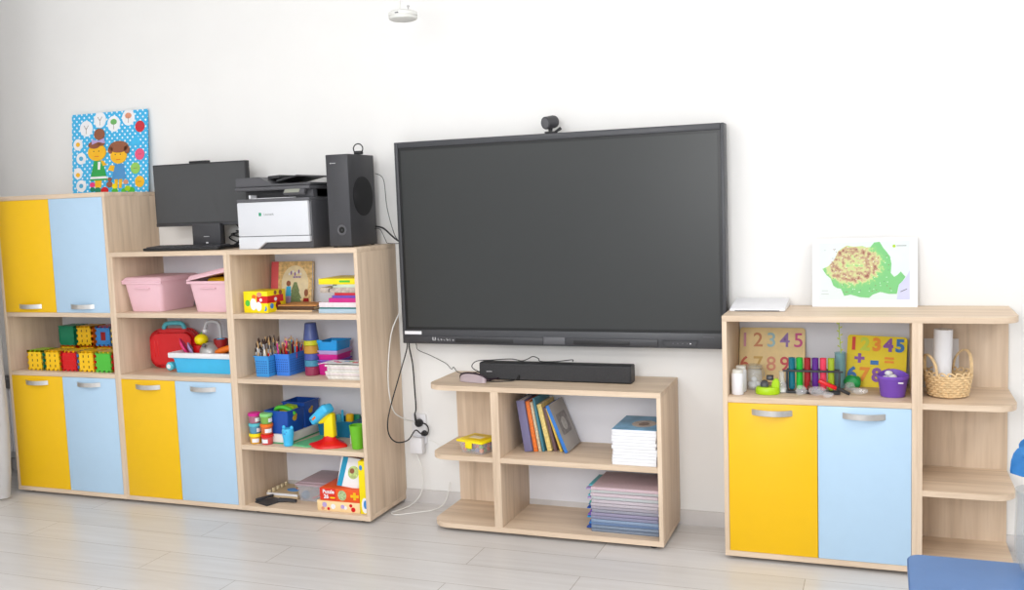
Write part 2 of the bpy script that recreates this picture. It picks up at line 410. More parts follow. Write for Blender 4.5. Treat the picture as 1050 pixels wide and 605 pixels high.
# ------------------------------------------------------------------ things on the tall cabinet and bookcase tops
po = thing('craft_poster', 'blue spotted handmade board with two paper children and round picture cards', 'poster', (-1.985, -.055, 1.5467), (math.radians(-5), 0, 0))
DOT = bpy.data.materials.new('blue_spotted_paper'); DOT.use_nodes = True
nt = DOT.node_tree; p = nt.nodes['Principled BSDF']; p.inputs['Roughness'].default_value = .7
tc = nt.nodes.new('ShaderNodeTexCoord'); mp = nt.nodes.new('ShaderNodeMapping'); mp.inputs['Rotation'].default_value = (0, math.radians(45), 0); mp.inputs['Scale'].default_value = (42, 42, 42)
nt.links.new(tc.outputs['Object'], mp.inputs['Vector'])
sep = nt.nodes.new('ShaderNodeSeparateXYZ'); nt.links.new(mp.outputs['Vector'], sep.inputs[0])
def mth(op, a, bv=None):
    n = nt.nodes.new('ShaderNodeMath'); n.operation = op; nt.links.new(a, n.inputs[0])
    if bv is not None:
        if isinstance(bv, (int, float)): n.inputs[1].default_value = bv
        else: nt.links.new(bv, n.inputs[1])
    return n.outputs[0]
fx = mth('SUBTRACT', mth('FRACT', sep.outputs['X']), .5); fz = mth('SUBTRACT', mth('FRACT', sep.outputs['Z']), .5)
d2 = mth('ADD', mth('MULTIPLY', fx, fx), mth('MULTIPLY', fz, fz)); ls = mth('LESS_THAN', d2, .05)
mx = nt.nodes.new('ShaderNodeMix'); mx.data_type = 'RGBA'; nt.links.new(ls, mx.inputs[0])
mx.inputs[6].default_value = rgb(66, 182, 234); mx.inputs[7].default_value = rgb(235, 246, 252)
nt.links.new(mx.outputs[2], p.inputs['Base Color'])
PW, PH = .5, .425
MB().box(0, PW, 0, .006, 0, PH, DOT).build('board', po)
def pp(x, y):  # poster sketch coordinates -> board metres
    v = (y - 80) / 476.0; return ((x - 77 - 21 * v) / 443 * PW, (1 - v + (x - 300) / 445 * .0) * PH)
def disc(cx, cy, rx, ry, m, name, extra=None, rounds=24):
    u, v = pp(cx, cy + (cx - 300) * .03); b = MB(); b.prism(ell(u, v, rx * .00113, ry * .0009, rounds), -.0014, 0, m)
    if extra: extra(b, u, v)
    return b.build(name, po)
WP = PAPER
PG = mat('grey_brown_twig', (150, 140, 135), .7); PGR = mat('leaf_green_paper', (110, 180, 100), .7); PBL = mat('water_blue_paper', (90, 175, 215), .7); PPK = mat('salmon_paper', (220, 150, 120), .7)
def tree(m):
    def f(b, u, v):
        if m: b.prism(ell(u, v + .010, .021, .015, 14), -.0022, -.0014, m)
        b.box(u - .0012, u + .0012, -.0024, -.0014, v - .028, v + .004, PG)
        if not m:
            for a in (-1, 1): b.prism([(u, v - .008), (u + a * .016, v + .016), (u + a * .013, v + .017), (u, v - .004)], -.0022, -.0014, PG)
    return f
def blob(m, dz=0): return lambda b, u, v: b.prism(ell(u, v + dz, .014, .012, 12), -.0022, -.0014, m)
for (x, y, rx, ry, ex) in ((168, 172, 38, 46, tree(None)), (248, 124, 35, 46, tree(None)), (330, 150, 37, 46, tree(PGR)), (414, 118, 36, 46, tree(PPK)),
                           (121, 265, 27, 34, blob(SKIN)), (143, 348, 29, 34, blob(PBL)), (127, 436, 26, 34, blob(SKIN, -.008)), (149, 510, 30, 35, blob(PBL))):
    disc(x, y, rx, ry, WP, 'round_card', ex)
for (x, y, m) in ((482, 172, mat('red_card', (205, 50, 62), .7)), (486, 332, mat('pink_card', (232, 92, 130), .7)), (464, 412, mat('lime_card', (150, 205, 100), .7)), (491, 490, SKIN)):
    disc(x, y, 27, 33, m, 'round_card', lambda b, u, v: b.box(u - .012, u + .012, -.002, -.0014, v - .001, v + .001, BROWN))
b = MB(); b.prism([pp(*q) for q in ((464, 220), (490, 265), (482, 280), (440, 280), (436, 262))], -.0014, 0, SKY); b.build('drop_card', po)
def paper_kid(name, cx, head, hairs, dress, dm, legs, arm, extra=None):
    b = MB()
    for q in legs: b.prism([pp(*w) for w in q], -.0014, 0, SKIN)
    b.prism([pp(*w) for w in dress], -.0028, -.0014, dm)
    b.prism([pp(*w) for w in arm], -.0036, -.0028, SKIN)
    u, v = pp(*head[:2]); b.prism(ell(u, v, head[2] * .00113, head[3] * .0009, 24), -.0042, -.0028, SKIN)
    for h in hairs: u, v = pp(*h[:2]); b.prism(ell(u, v, h[2] * .00113, h[3] * .0009, 18), -.0052, -.0042, BROWN)
    for ex in (-18, 12): u, v = pp(head[0] + ex, head[1] - 6); b.prism(ell(u, v, .003, .003, 10), -.0056, -.0042, BLACK)
    u, v = pp(head[0], head[1] + 24); b.box(u - .014, u + .014, -.0052, -.0042, v - .0012, v + .0012, RED)
    if extra: extra(b)
    b.build(name, po)
def girl_extra(b):
    b.prism([pp(*q) for q in ((206, 235), (244, 246), (280, 232), (284, 262), (246, 252), (208, 266))], -.0062, -.005, LAV)
    b.prism([pp(*q) for q in ((205, 455), (298, 455), (302, 468), (202, 468))], -.0036, -.0028, PAPER)
    b.prism([pp(*q) for q in ((246, 368), (262, 368), (260, 414), (246, 414))], -.0034, -.0028, PAPER)
paper_kid('paper_girl', 236, (238, 312, 54, 50), [(222, 268, 36, 22), (250, 207, 32, 34), (262, 262, 22, 14)], [(222, 362), (272, 362), (304, 478), (202, 478)], mat('grass_green_paper', (54, 168, 84), .7),
          [[(230, 478), (270, 478), (268, 520), (232, 520)]], [(262, 360), (276, 362), (298, 388), (276, 394)], girl_extra)
paper_kid('paper_boy', 368, (366, 338, 48, 48), [(366, 288, 56, 34), (318, 304, 14, 22), (414, 306, 16, 24)], [(344, 388), (396, 388), (412, 476), (330, 476)], mat('denim_blue_paper', (84, 150, 205), .7),
          [[(346, 476), (366, 476), (364, 528), (348, 528)], [(372, 476), (390, 476), (388, 528), (372, 528)]], [(306, 420), (320, 392), (346, 396), (340, 430)])
b = MB()
for (x, y, r, m) in ((216, 502, 15, HOTP), (218, 530, 14, DGREEN), (250, 536, 18, DGREEN), (290, 540, 22, RED), (318, 505, 18, BROWN), (318, 475, 12, BROWN), (348, 516, 15, BRY), (412, 494, 14, PPK), (424, 532, 16, LIME), (402, 545, 14, GREEN), (445, 545, 20, GREEN), (350, 545, 18, GREEN)):
    u, v = pp(x, y); MB().prism(ell(u, v, r * .00113, r * .0009, 14), -.0026 - .0003 * (x % 5), 0, m).build('flower_cutout', po)

mo = thing('computer_monitor', 'black flat computer monitor on the bookcase beside the printer', 'monitor', (-1.075, -.155, 1.251))
MB().box(-.275, .275, -.012, .02, .113, .42, BLACK, .003).build('screen_frame', mo)
MB().box(-.269, .269, -.0135, -.011, .13, .414, mat('dark_screen', (70, 71, 73), .35, noise=0)).build('screen', mo)
MB().box(-.275, .275, -.014, .0, .113, .128, DGREY, .002).build('chin', mo)
MB().box(-.06, .05, -.005, .02, .42, .431, BLACK, .003).build('webcam_hood', mo)
MB().box(-.045, .072, .022, .07, .012, .25, BLACK, .004).build('stand_arm', mo)
MB().box(-.06, .14, -.04, .12, 0, .012, BLACK, .003).build('base', mo)
pc = thing('mini_computer', 'dark upright mini computer box under the monitor', 'computer', (-1.035, -.165, 1.264))
MB().box(-.08, .085, -.028, .002, 0.0, .11, DGREY, .003).build('case', pc)
MB().box(-.012, .02, -.0295, -.0275, .046, .049, g).box(.0, .012, -.0295, -.0275, .014, .02, WHITE).build('logo', pc)
kb = thing('keyboard', 'black keyboard lying flat in front of the computer monitor', 'keyboard', (-1.30, -.335, 1.2505), (math.radians(3), 0, 0))
MB().box(0, .44, 0, .125, 0.001, .014, BLACK, .004).build('keyboard_base', kb)
b = MB()
for r in range(5):
    for k in range(17): b.box(.012 + k * .0246, .033 + k * .0246, .012 + r * .021, .03 + r * .021, .013, .0185, DGREY, .0012, seg=1)
b.build('keys', kb)
b = MB()
for k in range(6):
    x = -.975 + .012 * k
    b.tube([(x - .02, -.06 - .008 * k, 1.256), (x + .02, -.05, 1.27 + .012 * k), (x - .03 * ((-1) ** k), -.05 - .008 * (k % 3), 1.30 + .008 * k), (x + .03, -.045, 1.335), (x - .01, -.06, 1.40)], .0034, CABLE, 6, 6)
tag(b.build('computer_cable'), 'tangle of black computer cables between monitor and printer', 'cable')

pr = thing('printer', 'white and dark grey multifunction printer with scanner lid on top', 'printer', (-.738, -.335, 1.251))
PWD = .39; PD = .31
pr.scale = (1, 1, .945); PGY = mat('printer_grey', (84, 84, 88), .45); PBK = mat('printer_black', (52, 52, 55), .45)
WP2 = mat('printer_white', (218, 220, 225), .35, noise=.004)
b = MB(); b.box(0, PWD, .012, PD, 0.0, .232, PGY, .006); b.box(.002, .10, .0, .05, .0, .05, WP2, .004); b.build('body', pr)
MB().box(0, PWD - .01, -.004, .02, .062, .228, WP2, .006).build('front_cover', pr)
MB().prism([(0, 0), (.105, 0), (.145, .032), (PWD - .008, .032), (PWD - .008, .060), (0, .060)], -.004, .02, WP2, 'y', .002).build('paper_drawer', pr)
MB().box(.0, PWD, -.004, PD, .228, .243, MGREY, .004).build('output_tray', pr)
MB().box(.07, .30, .02, .2, .244, .247, PAPER).box(.06, .068, .01, .1, .244, .262, PAPER).build('paper', pr)
MB().box(.01, PWD, .06, PD, .243, .285, PBK, .004).box(.26, PWD, .03, PD, .243, .285, PGY, .004).build('scanner_support', pr)
MB().box(.0, PWD + .01, -.012, PD, .282, .300, PGY, .005).build('scanner_bed', pr)
b = MB(); b.prism([(0, .302), (0, .345), (.13, .348), (.19, .312), (PWD + .01, .312), (PWD + .01, .302)], -.004, PD - .01, PGY, 'y', .003)
b.prism([(.14, .336), (.205, .342), (.205, .356), (.14, .352)], .05, PD - .02, PBK, 'y', .002); b.build('document_feeder', pr)
MB().prism([(.2, .332), (.31, .352), (.44, .340), (.44, .334), (.31, .345), (.2, .322)], .03, PD - .03, PBK, 'y', .001).build('feeder_tray', pr)
q = MB().box(-.05, .06, -.022, -.006, -.019, .019, PGY, .004).build('control_panel', pr, (.315, .005, .266), (math.radians(-35), 0, 0))
MB().box(-.044, .034, -.0232, -.0215, -.014, .014, mat('grey_lcd', (150, 152, 140), .3)).build('display', q)
lg = MB().box(.118, .131, -.0048, -.003, .160, .176, mat('logo_green', (40, 150, 110), .5)).build('logo', pr)
text('brand_text', 'Lexmark', .015, mat('logo_grey', (140, 146, 146), .5), pr, (.172, -.0044, .167))

sb = thing('subwoofer', 'tall black subwoofer box with round port and oval grille', 'speaker', (-.265, -.318, 1.251))
MB().box(0, .112, 0, .235, .004, .412, mat('black_woodgrain', (60, 60, 63), .5), .002).build('cabinet_body', sb)
MB().box(.001, .111, -.003, .001, .005, .411, DGREY, .001).build('front_baffle', sb)
b = MB(); M_ = Matrix.Translation((.066, -.0032, .077)) @ Matrix.Rotation(PI / 2, 4, 'X')
b.lathe([(.024, -.001), (.022, .003), (.017, .0035), (.0145, .001)], MGREY, 28, M=M_); b.lathe([(0, -.0005), (.0155, .0008)], FOOT, 28, M=M_); b.build('bass_port', sb)
M_ = Matrix.Translation((.1125, .118, .225)) @ Matrix.Rotation(PI / 2, 4, 'Y')
MB().lathe([(.088, -.001), (.088, .003), (.084, .004), (0, .004)], mat('grille_cloth', (30, 30, 32), .8), 40, M=M_).build('driver_grille', sb)
MB().box(.03, .05, -.0042, -.0028, .372, .375, g).box(.022, .028, -.0042, -.0028, .371, .376, g).build('logo', sb)
for x in (.015, .097):
    for y in (.02, .215): MB().cyl((x, y, 0), (x, y, .006), .008, .008, FOOT, 12).build('rubber_foot', sb)
wr = thing('small_webcam', 'small black ring-shaped clip standing on top of the subwoofer', 'clip', (-.165, -.2, 1.664))
MB().box(-.018, .02, -.012, .012, 0, .016, BLACK, .004).build('clip_base', wr)
MB().tube([(.024 * math.cos(a * PI / 9), 0, .026 + .022 * math.sin(a * PI / 9)) for a in range(18)], .0028, BLACK, 8, closed=True).build('ring', wr)
wr.name = 'ring_clip'

def cable(name, pts, r, m, label, sm=8):
    return tag(MB().tube(pts, r, m, 8, sm).build(name), label, 'cable')
cable('speaker_cable', [(-.15, -.078, 1.58), (-.11, -.075, 1.55), (-.085, -.1, 1.42), (-.055, -.1, 1.30), (-.04, -.08, 1.262), (-.035, -.05, 1.25)], .0016, CABLE, 'thin black wire hanging from subwoofer towards the big screen')
cable('power_cable', [(-.15, -.1, 1.335), (-.11, -.1, 1.326), (-.07, -.1, 1.292), (-.045, -.09, 1.268), (-.02, -.06, 1.25)], .004, CABLE, 'thick black cable from the subwoofer back to the big screen')
cable('signal_cable', [(-.15, -.11, 1.325), (-.12, -.11, 1.32), (-.095, -.11, 1.27), (-.085, -.11, 1.2565), (-.05, -.1, 1.2535), (-.035, -.05, 1.252)], .0014, CABLE, 'thin black wire drooping onto the bookcase top beside subwoofer')

# ------------------------------------------------------------------ puzzle-edge blocks in the tall cabinet
S = .103
def face_mesh(m, style):
    n = 7; st = S / n; d = .008; pts = []
    def side(p, dx, dz, nx, nz):
        for k in range(n):
            o = 0 if k % 2 == 0 else -d
            if k == 0 or k == n - 1: o = 0 if k % 2 == 0 else -d
            for e in (0, 1):
                q = k + e
                pts.append((p[0] + dx * st * q + nx * o, p[1] + dz * st * q + nz * o))
    h = S / 2
    if style == 'round': pts = rrect(-h, h, -h, h, .022, 6)
    else: side((-h, -h), 1, 0, 0, -1); side((h, -h), 0, 1, 1, 0); side((h, h), -1, 0, 0, 1); side((-h, h), 0, -1, -1, 0)
    cl = []
    for q in pts:
        if not cl or (abs(q[0] - cl[-1][0]) + abs(q[1] - cl[-1][1])) > 1e-6: cl.append(q)
    if abs(cl[0][0] - cl[-1][0]) + abs(cl[0][1] - cl[-1][1]) < 1e-6: cl.pop()
    b = MB(); b.prism(cl, -h, -h + .009, m)
    if style == 'holes':
        for x in (-.017, .017):
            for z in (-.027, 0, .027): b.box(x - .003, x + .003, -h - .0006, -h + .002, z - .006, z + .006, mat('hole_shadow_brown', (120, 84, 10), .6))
    if style == 'window': b.box(-.016, .016, -h - .0006, -h + .002, -.022, .022, DRED); b.box(-.019, -.016, -h - .001, -h + .002, -.025, .025, m).box(.016, .019, -h - .001, -h + .002, -.025, .025, m)
    if style == 'ribs':
        for z in (-.025, 0, .025): b.box(-.03, .03, -h - .0015, -h + .002, z - .003, z + .003, m)
    o = b.build('face', None); me = o.data; bpy.data.objects.remove(o); return me
FC = {}
def block(loc, cols, label, rz=0, group='interlocking plastic blocks'):
    t = thing('building_block', label, 'toy block', loc, (0, 0, rz), group)
    for (nm, rot), (m, st) in zip((('front_panel', (0, 0, 0)), ('side_panel', (0, 0, PI / 2)), ('top_panel', (-PI / 2, 0, 0)), ('side_panel', (0, 0, -PI / 2)), ('back_panel', (0, 0, PI))), cols):
        k = (m.name, st)
        if k not in FC: FC[k] = face_mesh(m, st)
        o = bpy.data.objects.new(nm, FC[k]); COL.objects.link(o); o.parent = t; o.location = (0, 0, S / 2); o.rotation_euler = rot
    return t
Yh, Rr, Gp, Dp, Bw, Rp = (TOYY, 'holes'), (RED, 'ribs'), (GREEN, 'plain'), (DGREEN, 'plain'), (TOYB, 'window'), (RED, 'plain')
zf = S2 + .001; yf = -.285
front = [(-2.043, (Yh, Dp, (LIME, 'plain'), Rp, Yh), 'yellow block with green side, leftmost in the front row of toy blocks'),
         (-1.925, (Yh, Rp, Yh, Rp, Yh), 'yellow block between the green-sided block and the red block'),
         (-1.815, (Rr, (TOYB, 'plain'), (TOYY, 'plain'), Rp, Rr), 'red ribbed block in middle of the front row of toy blocks'),
         (-1.705, (Yh, Rp, (TOYY, 'plain'), (TOYB, 'plain'), Yh), 'yellow block between the red block and the bright green block'),
         (-1.594, (Gp, Rp, (TOYY, 'plain'), Rp, Gp), 'bright green block at the right end of the front toy block row')]
for x, cols, lb in front: block((x, yf, zf), cols, lb)
for x in (-2.0, -1.868, -1.75): block((x, -.105, zf), (Yh, Rp, Rp, Rp, Yh), 'block with red top hidden behind the front row, under the upper blocks')
for x, cols, lb in ((-2.0, ((DGREEN, 'round'), Dp, Dp, (DGREEN, 'round'), Dp), 'plain deep green block on top of the back row of toy blocks'),
                    (-1.878, (Yh, (ORANGE, 'plain'), (TOYY, 'plain'), Yh, Yh), 'amber block between green block and blue window block on top'),
                    (-1.752, (Bw, (TOYY, 'plain'), Rp, (TOYB, 'plain'), Bw), 'blue block with dark red square window on the upper row')):
    block((x, -.108, zf + S + .001), cols, lb)

# ------------------------------------------------------------------ pink storage boxes
def pink_box(loc, label, lid_open):
    t = thing('storage_box', label, 'storage box', loc, (0, 0, 0), 'pale pink storage boxes')
    w, d, h = .095, .125, .148
    MB().bin((-w, w, 0, 2 * d), (-w - .02, w + .02, -.02, 2 * d + .02), 0, h, PINK, .004, .022).build('body', t)
    MB().box(-w - .025, w + .025, -.025, -.018, h - .012, h - .002, PINK, .002).box(-.045, .045, -.026, -.016, h - .036, h - .03, PINK, .0015).build('rim', t)
    L = MB(); L.taper((-w - .024, w + .024, -.024, 2 * d + .024), (-w - .012, w + .012, -.012, 2 * d + .012), 0, .016, PINK, .006)
    L.box(-w - .026, w + .026, -.026, 2 * d + .026, -.007, .001, PINK, .002)
    if lid_open: L.build('lid', t, (0, 0, h + .031), (0, math.radians(-11), 0))
    else: L.build('lid', t, (0, 0, h + .006))
    return t
pink_box((-1.335, -.30, S1 + .001), 'closed pale pink storage box on the upper shelf', False)
p2 = pink_box((-.945, -.30, S1 + .001), 'pale pink storage box with its lid ajar over yellow things', True)
tag(MB().taper((-1.02, -.87, -.27, -.07), (-1.0, -.86, -.26, -.08), S1 + .006, S1 + .162, TOYY, .02).build('yellow_toy'), 'yellow toy showing inside the pink box with open lid', 'toy')

# red toy case and sink toy
rc = thing('toy_case', 'red plastic toy carry case with turquoise handle', 'toy case', (-1.322, -.124, S2 + .001), (0, 0, math.radians(15)))
MB().prism(rrect(-.122, .122, 0, .195, .055, 8), -.044, .044, RED, 'y', .018).build('case_shell', rc)
MB().prism(rrect(-.125, .125, 0.0, .198, .057, 8), -.003, .003, RED2, 'y', .001).build('seam', rc)
MB().tube([(-.055, 0, .193), (-.048, 0, .214), (-.028, 0, .224), (.028, 0, .224), (.048, 0, .214), (.055, 0, .193)], .0115, TURQ, 12, 5).build('handle', rc)
b = MB(); rg = mat('red_gloss_ridge', (225, 40, 40), .2)
for x in (-.092, -.074): b.box(x, x + .005, -.0455, -.043, .06, .14, rg, .001)
b.build('ridge', rc)

SX, SY, W, Dk = -1.215, -.278, .385, .132
sk = thing('toy_sink', 'toy kitchen sink with sky blue basin, white rim and grey tap', 'toy', (SX, SY, S2 + .001))
MB().bin((.012, W - .012, .006, Dk - .006), (0, W, 0, Dk), 0, .075, SKY, .004, .01).build('basin', sk)
rm = MB()
for (x0, x1, y0, y1) in ((-.02, W + .008, -.012, .010), (-.02, W + .008, Dk - .010, Dk + .012), (-.02, .01, .010, Dk - .010), (W - .01, W + .008, .010, Dk - .010)): rm.box(x0, x1, y0, y1, .074, .100, WHITE, .005)
rm.build('rim', sk)
MB().box(.008, W - .008, .006, Dk - .006, .040, .044, WHITE).build('drainer', sk)
TG = mat('tap_grey', (196, 196, 200), .35)
tp = MB().tube([(.207, .112, .100), (.207, .112, .15), (.207, .112, .208), (.195, .110, .235), (.168, .106, .243), (.14, .102, .236), (.13, .098, .216), (.128, .098, .205)], .009, TG, 12, 5).build('tap', sk)
MB().lathe([(0, 0), (.011, 0), (.014, .006), (.013, .016), (0, .02)], WHITE, 16, c=(.128, .098, .188)).build('nozzle', tp)
MB().cyl((.207, .112, .099), (.207, .112, .158), .025, .024, SKY, 20, .003).build('tap_base', sk)
MB().cyl((-.022, -.004, .030), (-.022, .03, .030), .021, .021, TURQ, 20, .004).cyl((-.022, -.008, .030), (-.022, -.002, .030), .012, .011, WHITE, 16, .002).build('dial', sk)
ks = S2 + .0455
def dish(name, label, loc, rot, r, m, cat='toy dish'):
    t = MB().lathe([(0, 0), (r * .6, .001), (r, .012), (r * 1.02, .014), (r * .98, .016), (r * .58, .005), (0, .004)], m, 28).build(name, None, loc, rot); return tag(t, label, cat)
dish('toy_plate', 'hot pink toy plate standing on edge in the toy sink', (-1.19, -.225, ks + .062), (0, math.radians(62), math.radians(35)), .056, HOTP)
dish('toy_plate', 'lavender toy plate standing in the sink beside the pink one', (-1.15, -.225, ks + .052), (0, math.radians(62), math.radians(35)), .046, LAV)
tag(MB().lathe([(0, 0), (.026, 0), (.032, .06), (.032, .078), (.034, .079), (.034, .082), (.028, .083), (.026, .006), (0, .006)], RED, 24).cyl((.03, 0, .068), (.06, 0, .078), .006, .007, DRED, 10, .002).build('toy_saucepan', None, (-1.115, -.195, ks)), 'red toy saucepan in the sink behind the grey pot lid', 'toy pan')
t = thing('toy_pot_lid', 'grey domed toy pot lid leaning in the toy sink', 'toy lid', (-1.03, -.232, ks + .058), (math.radians(48), 0, 0))
MB().lathe([(.048, 0), (.05, .003), (.047, .01), (.036, .026), (.018, .036), (0, .038)], mat('grey_toy_metal', (176, 174, 172), .3, metal=.3), 28).build('dome', t)
MB().lathe([(.004, .037), (.005, .044), (.011, .048), (.010, .054), (0, .055)], MGREY, 16).build('knob', t)
tag(MB().ball((0, 0, 0), .034, BRY, (1, 1, .85), 20).cyl((0, 0, .026), (.004, 0, .038), .003, .002, GREEN, 8).build('toy_lemon', None, (-1.105, -.19, ks + .108)), 'yellow toy fruit on the saucepan in the toy sink', 'toy fruit')
tag(MB().tube([(-.055, 0, 0), (-.035, .0, .008), (0, 0, .018), (.04, .0, .03), (.065, .0, .036)], [.006, .013, .017, .016, .008], ORANGE, 12, 0).build('toy_carrot', None, (-.95, -.235, ks + .045)), 'orange toy vegetable at the right of the toy sink', 'toy vegetable')
tag(MB().lathe([(0, 0), (.024, .0), (.028, .05), (.034, .09), (.035, .115), (.031, .115), (.024, .006), (0, .005)], DRED, 24).build('toy_cup', None, (-.985, -.195, ks)), 'dark red toy cup in the sink below the tap', 'toy cup')

# ------------------------------------------------------------------ bookcase, upper shelf
yb = thing('picture_box', 'yellow card box with red banner, at the left of the bookcase', 'box', (-.742, -.325, S1 + .001), (0, 0, math.radians(-2)))
MB().box(0, .135, 0, .14, 0, .100, BRY, .001).build('carton', yb)
b = MB(); b.box(.075, .136, -.0008, .0, .045, .078, RED).box(.1352, .136, .0, .12, .045, .078, RED)
b.prism(ell(.022, .045, .013, .015, 16), -.0008, 0, GREEN)
for (x, z, rx, rz_, m) in ((.055, .04, .018, .028, PAPER), (.085, .03, .016, .022, PAPER), (.06, .075, .012, .01, ORANGE), (.09, .085, .014, .012, PPK), (.11, .025, .012, .014, BRY), (.12, .02, .01, .012, TOYB)): b.prism(ell(x, z, rx, rz_, 14), -.0011 - rx * .01, -.0002, m)
for (y, z, r, m) in ((.03, .03, .013, TOYB), (.08, .028, .02, DRED), (.06, .09, .01, BROWN), (.1, .088, .012, BROWN)): b.prism(ell(y, z, r, r, 12), .1352, .1362 + r * .01, m, 'x')
b.prism(ell(.098, .06, .008, .008, 10), -.0016, -.0008, PAPER).prism(ell(.06, .06, .01, .009, 10), .1355, .1372, PAPER, 'x')
b.build('printed_picture', yb)

FEST = mat('autumn_leaf_print', (224, 190, 130), .6, noise=.35, scale=55)
bk = thing('picture_book', 'hardback picture book standing upright, pink spine and fir tree cover', 'book', (-.760, -.085, S1 + .0042), (math.radians(-9), 0, math.radians(2)))
MB().box(.004, .222, .003, .016, .003, .217, PAPER).build('pages', bk)
MB().box(0, .225, 0, .003, 0, .22, FEST, .0006).box(0, .225, .016, .019, 0, .22, FEST, .0006).build('cover', bk)
MB().box(-.002, .038, -.0012, .0195, 0, .22, mat('coral_cloth', (222, 92, 96), .6), .001).build('spine', bk)
b = MB(); LG = mat('pale_picture_glow', (236, 220, 180), .6, noise=.08, scale=30); FIR = mat('fir_green_print', (120, 138, 92), .6, noise=.2, scale=90)
b.prism(ell(.132, .11, .075, .09, 28), -.0009, 0, LG)
for k, (w, z0, z1) in enumerate(((.046, .0, .06), (.036, .035, .09), (.024, .07, .118))): b.prism([(.135 - w, z0 + .003), (.135 + w, z0 + .003), (.135 + w * .3, z1), (.135 - w * .3, z1)], -.0015 - k * .0002, -.0009, FIR)
b.prism([(.082, .05), (.112, .05), (.11, .098), (.086, .098)], -.0022, -.001, SKY).prism(ell(.097, .112, .012, .014, 14), -.0022, -.001, BROWN).prism([(.086, .01), (.112, .01), (.112, .05), (.084, .05)], -.002, -.001, LAV)
b.prism([(.176, .01), (.214, .01), (.21, .04), (.184, .04)], -.0022, -.001, DRED).prism(ell(.196, .066, .011, .018, 14), -.0022, -.001, BROWN)
b.build('cover_picture', bk)
INK = mat('lilac_ink', (140, 110, 170), .6); b = MB()
for k in range(7): b.prism(ell(.1 + k * .0105, .158 + .006 * (k % 3), .0042, .007 + .003 * (k % 2), 10), -.0016, -.0008, INK if k % 2 else PAPER)
for k in range(5): b.prism(ell(.125 + k * .009, .143, .0036, .005, 10), -.0016, -.0008, INK)
b.build('title_print', bk)

def flatbook(name, label, x0, x1, y0, y1, z0, th, cm, rz=0, pm=PAPER, group=None, spine='front', cat='book'):
    t = thing(name, label, cat, ((x0 + x1) / 2, (y0 + y1) / 2, z0), (0, 0, rz), group)
    w, d = (x1 - x0) / 2, (y1 - y0) / 2; c = min(.0022, th * .22)
    MB().box(-w + .003, w - .003, -d + (.001 if spine == 'front' else .003), d - .003, c, th - c, pm).build('pages', t)
    b = MB().box(-w, w, -d, d, 0, c, cm, .0004).box(-w, w, -d, d, th - c, th, cm, .0004)
    if spine == 'front': b.box(-w, w, -d - .0005, -d + .002, 0, th, cm, .0004)
    b.build('cover', t); return t
flatbook('flat_book', 'dark brown book lying flat, under the front of the standing picture book', -.625, -.405, -.262, -.118, S1 + .0085, .016, mat('dark_brown_cover', (84, 56, 34), .5), pm=mat('buff_pages', (216, 190, 150), .7))
flatbook('flat_book', 'tan book lying at the bottom beneath the dark brown book', -.64, -.41, -.27, -.12, S1 + .0005, .0075, mat('tan_cover', (226, 194, 150), .6))
flatbook('flat_book', 'thin brown book with orange cover on top of the dark brown one', -.60, -.395, -.26, -.12, S1 + .025, .006, mat('amber_cover', (200, 140, 80), .6, noise=.2), rz=.04)
sx = -.122
stk = [('pale blue book at the bottom of the leaning pile in the bookcase', -.345, .020, mat('pale_blue_cover', (178, 204, 222), .55)),
       ('teal thin book, second from bottom of the pile', -.34, .007, mat('dark_teal_cover', (40, 120, 120), .5)),
       ('white book with pink print in the book pile', -.342, .022, mat('white_pink_cover', (236, 224, 230), .55, noise=.06, scale=50)),
       ('magenta book in the middle of the book pile', -.29, .020, mat('magenta_cover', (206, 40, 134), .5)),
       ('purple thin book under the red book in the pile', -.272, .012, mat('violet_cover', (110, 76, 180), .5)),
       ('red book near the middle of the book pile', -.258, .012, mat('red_cover', (200, 36, 56), .5)),
       ('grey mottled magazine below the yellow book', -.332, .024, mat('mottled_magazine', (190, 176, 164), .6, noise=.25, scale=70)),
       ('pale green notebook directly under the yellow book', -.27, .014, mat('pale_green_cover', (206, 218, 196), .6))]
z = S1 + .0005
for k, (lb, x0, th, m) in enumerate(stk):
    flatbook('stacked_book', lb, x0, sx - .002 * (k % 3), -.315, -.12 + .006 * (k % 4), z, th - .0004, m, group='pile of books on the top bookcase shelf'); z += th
yt = flatbook('stacked_book', 'yellow spine book on top of the book pile', -.338, sx, -.315, -.12, z, .026, BRY, group='pile of books on the top bookcase shelf')
MB().box(.0, .055, -.0995, -.0985, .009, .018, GREEN).build('spine_title', yt)
bc = thing('binder_clip', 'small black wire clip hooked in the book pile below the yellow book', 'clip', (-.262, -.3225, z - .033), (0, 0, 0))
MB().tube([(-.022, 0, 0), (-.016, -.003, .014), (.0, -.004, .018), (.004, -.003, .03), (.022, -.001, .031)], .0018, BLACK, 8, 5).build('wire', bc)

# ------------------------------------------------------------------ bookcase, second shelf
def pencil_basket(loc, w, d, h, m, label, ncol):
    t = thing('pencil_basket', label, 'basket', loc, (0, 0, 0), 'blue perforated pencil baskets')
    MB().bin((.004, w - .004, .004, d - .004), (0, w, 0, d), 0, h, m, .003, .006).build('body', t)
    b = MB(); hm = mat(m.name + '_hole', (30, 66, 150), .6)
    for r in range(6):
        for c in range(ncol): x = w * .16 + c * (w * .68) / (ncol - 1); z = h * .2 + r * h * .11; b.box(x - .0024, x + .0024, -.0004 + .0035 * (1 - z / h), .0016 + .0035 * (1 - z / h), z - .0024, z + .0024, hm)
    n = 9
    for r in range(6):
        for c in range(n): y = d * .1 + c * d * .8 / (n - 1); z = h * .2 + r * h * .11; b.box(w - .0016 - .0035 * (1 - z / h), w + .0004 - .0035 * (1 - z / h), y - .0024, y + .0024, z - .0024, z + .0024, hm)
    b.build('perforation', t); return t
